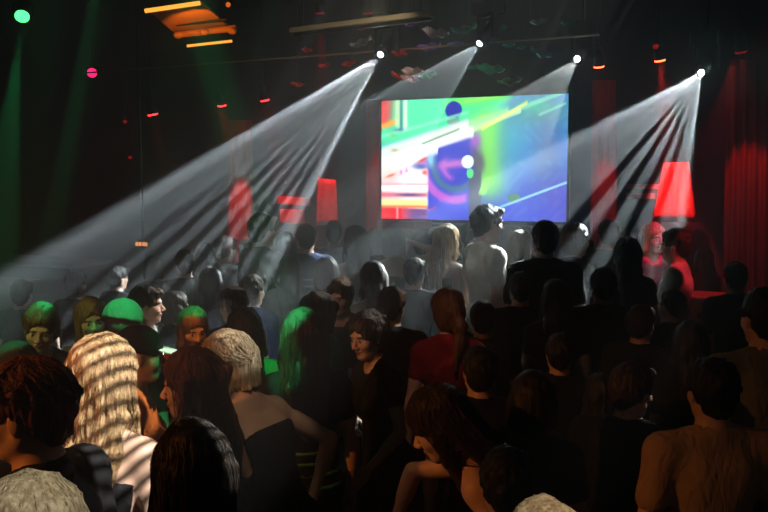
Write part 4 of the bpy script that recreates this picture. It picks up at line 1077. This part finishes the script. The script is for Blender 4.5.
    # back rows
    B = [
        (489, 205, 6.2, -72, 'm', 'short', 'black', 'cream', .5, ('down', 'down'), 'tall man in cream shirt standing out in front of the screen', 1),
        (396, 227, 6.8, -30, 'f', 'bob', 'dark', 'black', 0, ('down', 'head'), 'woman with her arm raised to her head below the red ledge', 1),
        (448, 225, 6.4, -50, 'f', 'long', 'blond', 'charcoal', 0, ('bent', 'down'), 'blond woman with glowing rim of hair left of the cream shirt', 1),
        (263, 214, 6.7, -50, 'm', 'short', 'dark', 'black', .6, ('down', 'bent'), 'tall dark haired man with white light on his brow, left rear', 1),
        (226, 236, 7.2, -40, 'm', 'short', 'dark', 'black', .6, ('down', 'down'), 'dark head left of the tall man with the lit brow', 0),
        (306, 224, 7.0, 10, 'm', 'short', 'dark', 'navy', .6, ('down', 'bent'), 'man from behind in dark shirt with pale printed lines', 0),
        (334, 221, 8.2, 0, 'm', 'short', 'black', 'black', .6, ('down', 'down'), 'dark head in front of the bright red banner on the left', 0),
        (355, 226, 6.6, 20, 'f', 'long', 'dark', 'brown', 0, ('down', 'down'), 'woman with bare shoulders left of the raised arm', 0),
        (374, 230, 7.6, 0, 'f', 'bob', 'black', 'black', .4, ('down', 'down'), 'dark bobbed head at the lower left screen corner', 0),
        (421, 232, 7.5, 0, 'm', 'short', 'black', 'black', .4, ('down', 'down'), 'dark head between raised arm and blond woman', 0),
        (436, 227, 8.6, 0, 'm', 'short', 'black', 'black', .4, ('down', 'down'), 'far dark head just left of the blond woman', 0),
        (468, 224, 8.4, 0, 'm', 'short', 'black', 'black', .4, ('down', 'down'), 'far dark head between blond woman and cream shirt', 0),
        (476, 229, 7.4, 0, 'f', 'bob', 'dark', 'charcoal', .4, ('down', 'down'), 'dark bobbed head touching the cream shirt on its left', 0),
        (516, 227, 7.6, 0, 'm', 'short', 'dark', 'black', .4, ('up', 'down'), 'dark head just right of the cream shirt', 0),
        (522, 231, 7.2, -70, 'f', 'long', 'brown', 'grey', .4, ('bent', 'bent'), 'woman in grey top turned right beside the cream shirt', 1),
        (545, 221, 6.0, 0, 'm', 'short', 'black', 'black', .6, ('down', 'down'), 'large black head below the screen right of the grey top', 1),
        (577, 224, 6.5, -60, 'f', 'curly', 'dark', 'black', .4, ('front', 'front'), 'person turned right with bright flecks on dark hair beside the large black head', 1),
        (608, 220, 7.5, 0, 'm', 'short', 'black', 'black', .6, ('down', 'down'), 'dark head under the rack bars at the right', 0),
        (628, 217, 7.6, 0, 'm', 'short', 'black', 'black', .6, ('down', 'down'), 'far dark head under the red rack bars', 0),
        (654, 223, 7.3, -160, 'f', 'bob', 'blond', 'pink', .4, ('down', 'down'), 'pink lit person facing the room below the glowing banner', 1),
        (675, 229, 6.7, 60, 'm', 'short', 'dark', 'white', .6, ('bent', 'down'), 'man in loose red lit shirt right of the pink person', 1),
        (703, 248, 7.9, 20, 'f', 'long', 'dark', 'maroon', .4, ('down', 'down'), 'dim red figure behind the red flight case', 0),
        (585, 238, 7.6, 0, 'm', 'short', 'black', 'black', .4, ('down', 'down'), 'dark head just behind the bright flecked hair', 0),
        (627, 238, 6.3, 0, 'f', 'long', 'black', 'black', .4, ('down', 'down'), 'dark long haired head left of the pink person', 0),
        (286, 232, 7.8, 0, 'f', 'long', 'black', 'black', .4, ('down', 'down'), 'dark head between the lit brow and the printed shirt', 0),
        (246, 240, 8.0, 0, 'm', 'short', 'black', 'black', .4, ('down', 'down'), 'far dark head behind the left rear row', 0),
        (205, 243, 7.8, 0, 'f', 'long', 'black', 'black', .4, ('down', 'down'), 'dark long haired head at the end of the left rear row', 0),
        (184, 250, 7.0, 30, 'm', 'short', 'black', 'black', .4, ('down', 'down'), 'dark head above the orange lit face', 0),
        (153, 257, 7.4, 0, 'f', 'bob', 'black', 'black', .4, ('down', 'down'), 'dark head under the amber sign', 0),
        (118, 266, 7.0, -40, 'm', 'short', 'black', 'black', .4, ('down', 'down'), 'dark head above the green hat', 0),
        (76, 272, 6.6, -20, 'm', 'short', 'black', 'black', .4, ('down', 'down'), 'dark head behind the two facing women', 0),
        (22, 280, 6.2, 0, 'm', 'short', 'black', 'black', .4, ('down', 'down'), 'dark head at the left edge behind the facing woman', 0),
        (210, 268, 5.9, 20, 'f', 'long', 'black', 'black', .4, ('down', 'down'), 'dark long haired head behind the blue collar', 0),
        (290, 255, 5.9, 10, 'f', 'long', 'dark', 'black', .4, ('down', 'down'), 'dark head under the printed shirt', 0),
        (327, 258, 5.9, 0, 'f', 'bob', 'dark', 'black', .4, ('down', 'bent'), 'dark head behind the brown fringed young man', 0),
        (372, 262, 5.7, 30, 'f', 'long', 'dark', 'brown', 0, ('bent', 'down'), 'woman with bare arms behind the rim lit man', 0),
        (415, 258, 6.1, -20, 'm', 'short', 'black', 'charcoal', .6, ('down', 'bent'), 'dark figure below the blond woman', 0),
        (520, 272, 5.2, 0, 'm', 'short', 'black', 'black', .6, ('down', 'down'), 'black figure below the grey top', 0),
        (556, 280, 5.0, 0, 'f', 'long', 'black', 'black', .4, ('down', 'down'), 'black long haired figure below the large black head', 0),
        (672, 290, 5.3, 20, 'm', 'short', 'black', 'black', .6, ('down', 'down'), 'black figure in front of the red flight case', 0),
        (735, 262, 6.0, 0, 'm', 'short', 'black', 'black', .6, ('down', 'down'), 'black figure right of the red flight case', 0),
    ]
    for (px, py, d, yaw, sex, hair, hc, top, sl, arms, lab, q) in B:
        p(px, py, d, yaw, sex, hair, hc, top, sleeve=sl, arms=arms, q=q, label=lab, head=(0, 0, 0), stripes=('grey', (.22, .28, .34)) if px == 306 else None)
crowd()
for (a, k), dd in zip(SPECS, relax()): person(a[0], a[1], float(dd), *a[3:], **k)

# added unseen pin spots high behind the crowd on the right: small hard touches on heads and shoulders
ADDED_PINS = [  # person, offset from the head (right, away, up), cone, strength, colour, source offset from the target
    ((392, 287), (.06, 0, .05), 2.4, 1.0), ((263, 214), (.07, 0, .04), 1.5, 3.2), ((396, 227), (.06, 0, .04), 1.5, 3.0), ((448, 225), (.06, -.03, .02), 2.4, 3.5), ((483, 301), (0, 0, .1), 1.6, 1.2),
    ((232, 287), (.02, 0, .10), 1.8, 1.3), ((253, 275), (0, 0, .06), 2.6, 1.0), ((315, 293), (.02, 0, .06), 2.6, 1.0), ((340, 279), (.02, 0, .10), 1.8, 1.2), ((577, 224), (.04, 0, .05), 1.3, 1.0),
    ((634, 363), (.09, 0, .0), 1.8, 1.0), ((489, 205), (.07, 0, .02), 1.6, 1.4), ((489, 205), (.10, -.02, -.30), 1.5, .7), ((147, 286), (.08, 0, .02), 2.6, 1.8), ((642, 305), (.06, 0, .04), 1.2, .9),
    ((367, 313), (.04, 0, .10), 2.2, .7), ((141, 327), (.16, 0, .05), 2.6, 1.3), ((447, 289), (.02, 0, .08), 2.0, .35), ((545, 221), (.06, 0, .08), 1.2, .3), ((226, 236), (.05, 0, .06), 1.6, .9)]
for i, (key, off, cone, k) in enumerate(ADDED_PINS):
    hp, s_ = HEADS[key]; T = hp + Vector(off); S = T + Vector((1.5 + .2 * (i % 3), .8 + .3 * (i % 2), 4.7 - T.z))
    beam_lamp(S, T, cone, 620 * k * (.65 if T.y > 5.5 else 1) * (T - S).length_squared / 14, (1, .97, .92), .6, .01)
# added unseen slatted lamp, high on the right, onto the long blond hair and its neighbours
hp = HEADS[(104, 337)][0]; gobo(Vector((1.7, .7, 4.5)), hp + Vector((.06, -.05, -.22)), -.10, .10, .055, 21, 1.0, 3000, color=(1, .95, .85), edge=.2, mid0=.0, mid1=1.0, xdir=(-.2, .1, 1))
# added unseen lamps, narrow, each to light one figure
def added_light(key, off, cone, k, color, src=(1.2, -1.6)):
    hp, s_ = HEADS[key]; T = hp + Vector(off); S = Vector((T.x + src[0], T.y + src[1], 4.6))
    beam_lamp(S, T, cone, k * 60 * (T - S).length_squared / 9, color, .6, .01)
added_light((124, 300), (0, 0, .03), 6.0, 5, GREEN); added_light((141, 327), (.12, 0, .08), 3.5, 4, GREEN); added_light((193, 309), (0, 0, .10), 2.6, 12, GREEN)
added_light((40, 305), (0, -.02, .11), 2.6, 26, GREEN, (.2, 1.2)); added_light((303, 310), (-.05, 0, .05), 3.6, 60, GREEN, (-.6, -1.6)); added_light((303, 310), (-.02, 0, -.36), 3.0, 12, GREEN, (-.6, -1.6))
added_light((243, 308), (.12, 0, -.28), 3.0, 4, GREEN); added_light((14, 343), (-.03, 0, .12), 3.0, 14, GREEN); added_light((91, 299), (.05, -.1, -.03), 1.6, 3, GREEN, (.5, -2.4))
added_light((30, 479), (.0, -.02, .06), 6.0, 4.5, (1, .94, .78)); added_light((226, 335), (.03, 0, .05), 3.6, 9, (1, .95, .85), (2.2, -1.0)); added_light((24, 362), (.14, 0, -.24), 2.4, 2.0, (1, .95, .88))
added_light((147, 286), (.06, 0, -.02), 2.0, 3.0, (1, .55, .42), (2.2, -.6)); added_light((193, 309), (.0, -.05, -.03), 2.2, 4, (1, .30, .04), (.4, -2.2)); added_light((545, 503), (0, 0, .1), 4, 5, (1, .96, .85))
added_light((367, 313), (-.06, -.05, -.03), 2.4, 1.2, (1, .55, .30), (-1.8, -2.0)); added_light((340, 279), (-.02, -.05, -.03), 2.2, 1.0, (1, .55, .38), (-1.4, -2.4)); added_light((440, 391), (-.25, 0, -.22), 8, .5, (1, .42, .16), (-2.0, -1.2))
added_light((489, 205), (-.05, 0, -.35), 6, .5, (1, .95, .8), (-1, -2.4)); added_light((40, 305), (0, 0, -.03), 3, 1.6, (1, .95, .25), (-1.2, -2.6)); added_light((91, 299), (0, 0, -.03), 3, 1.2, (1, .95, .25), (-1.2, -2.6))
added_light((675, 229), (0, 0, -.28), 6, 5, (1, .04, .06), (1.2, -1.6)); added_light((654, 223), (0, 0, -.08), 4.2, 9, (1, .05, .20), (.9, -1.6)); added_light((447, 289), (.2, 0, -.22), 2.4, 2.5, (1, .25, .3), (1.6, .8))
added_light((226, 335), (.14, -.05, -.22), 7, .9, (1, .72, .45), (.8, -2.2)); added_light((447, 289), (0, -.1, -.30), 10, .8, (1, .50, .40), (-.6, -2.4))
# ------------------------------------------------------------------ haze in the air, view
w = bpy.data.worlds.new('world'); SC.world = w; w.use_nodes = True; nt = w.node_tree; nt.nodes.clear()
wo = nt.nodes.new('ShaderNodeOutputWorld'); vs = nt.nodes.new('ShaderNodeVolumeScatter')
vs.inputs['Density'].default_value = 0.036; vs.inputs['Anisotropy'].default_value = 0.35; vs.inputs['Color'].default_value = (1, 1, 1, 1)
nt.links.new(vs.outputs[0], wo.inputs['Volume'])
bg = nt.nodes.new('ShaderNodeBackground'); bg.inputs[0].default_value = (0, 0, 0, 1); nt.links.new(bg.outputs[0], wo.inputs['Surface'])
SC.view_settings.view_transform = 'Standard'; SC.view_settings.look = 'None'; SC.view_settings.exposure = 0; SC.view_settings.gamma = 1
SC.view_settings.use_curve_mapping = False
SC.cycles.use_denoising = True
SC.cycles.volume_bounces = 0; SC.cycles.max_bounces = 4; SC.cycles.diffuse_bounces = 2; SC.cycles.glossy_bounces = 2
SC.cycles.use_light_tree = True
SC.cycles.sample_clamp_indirect = 3
bpy.context.view_layer.update()
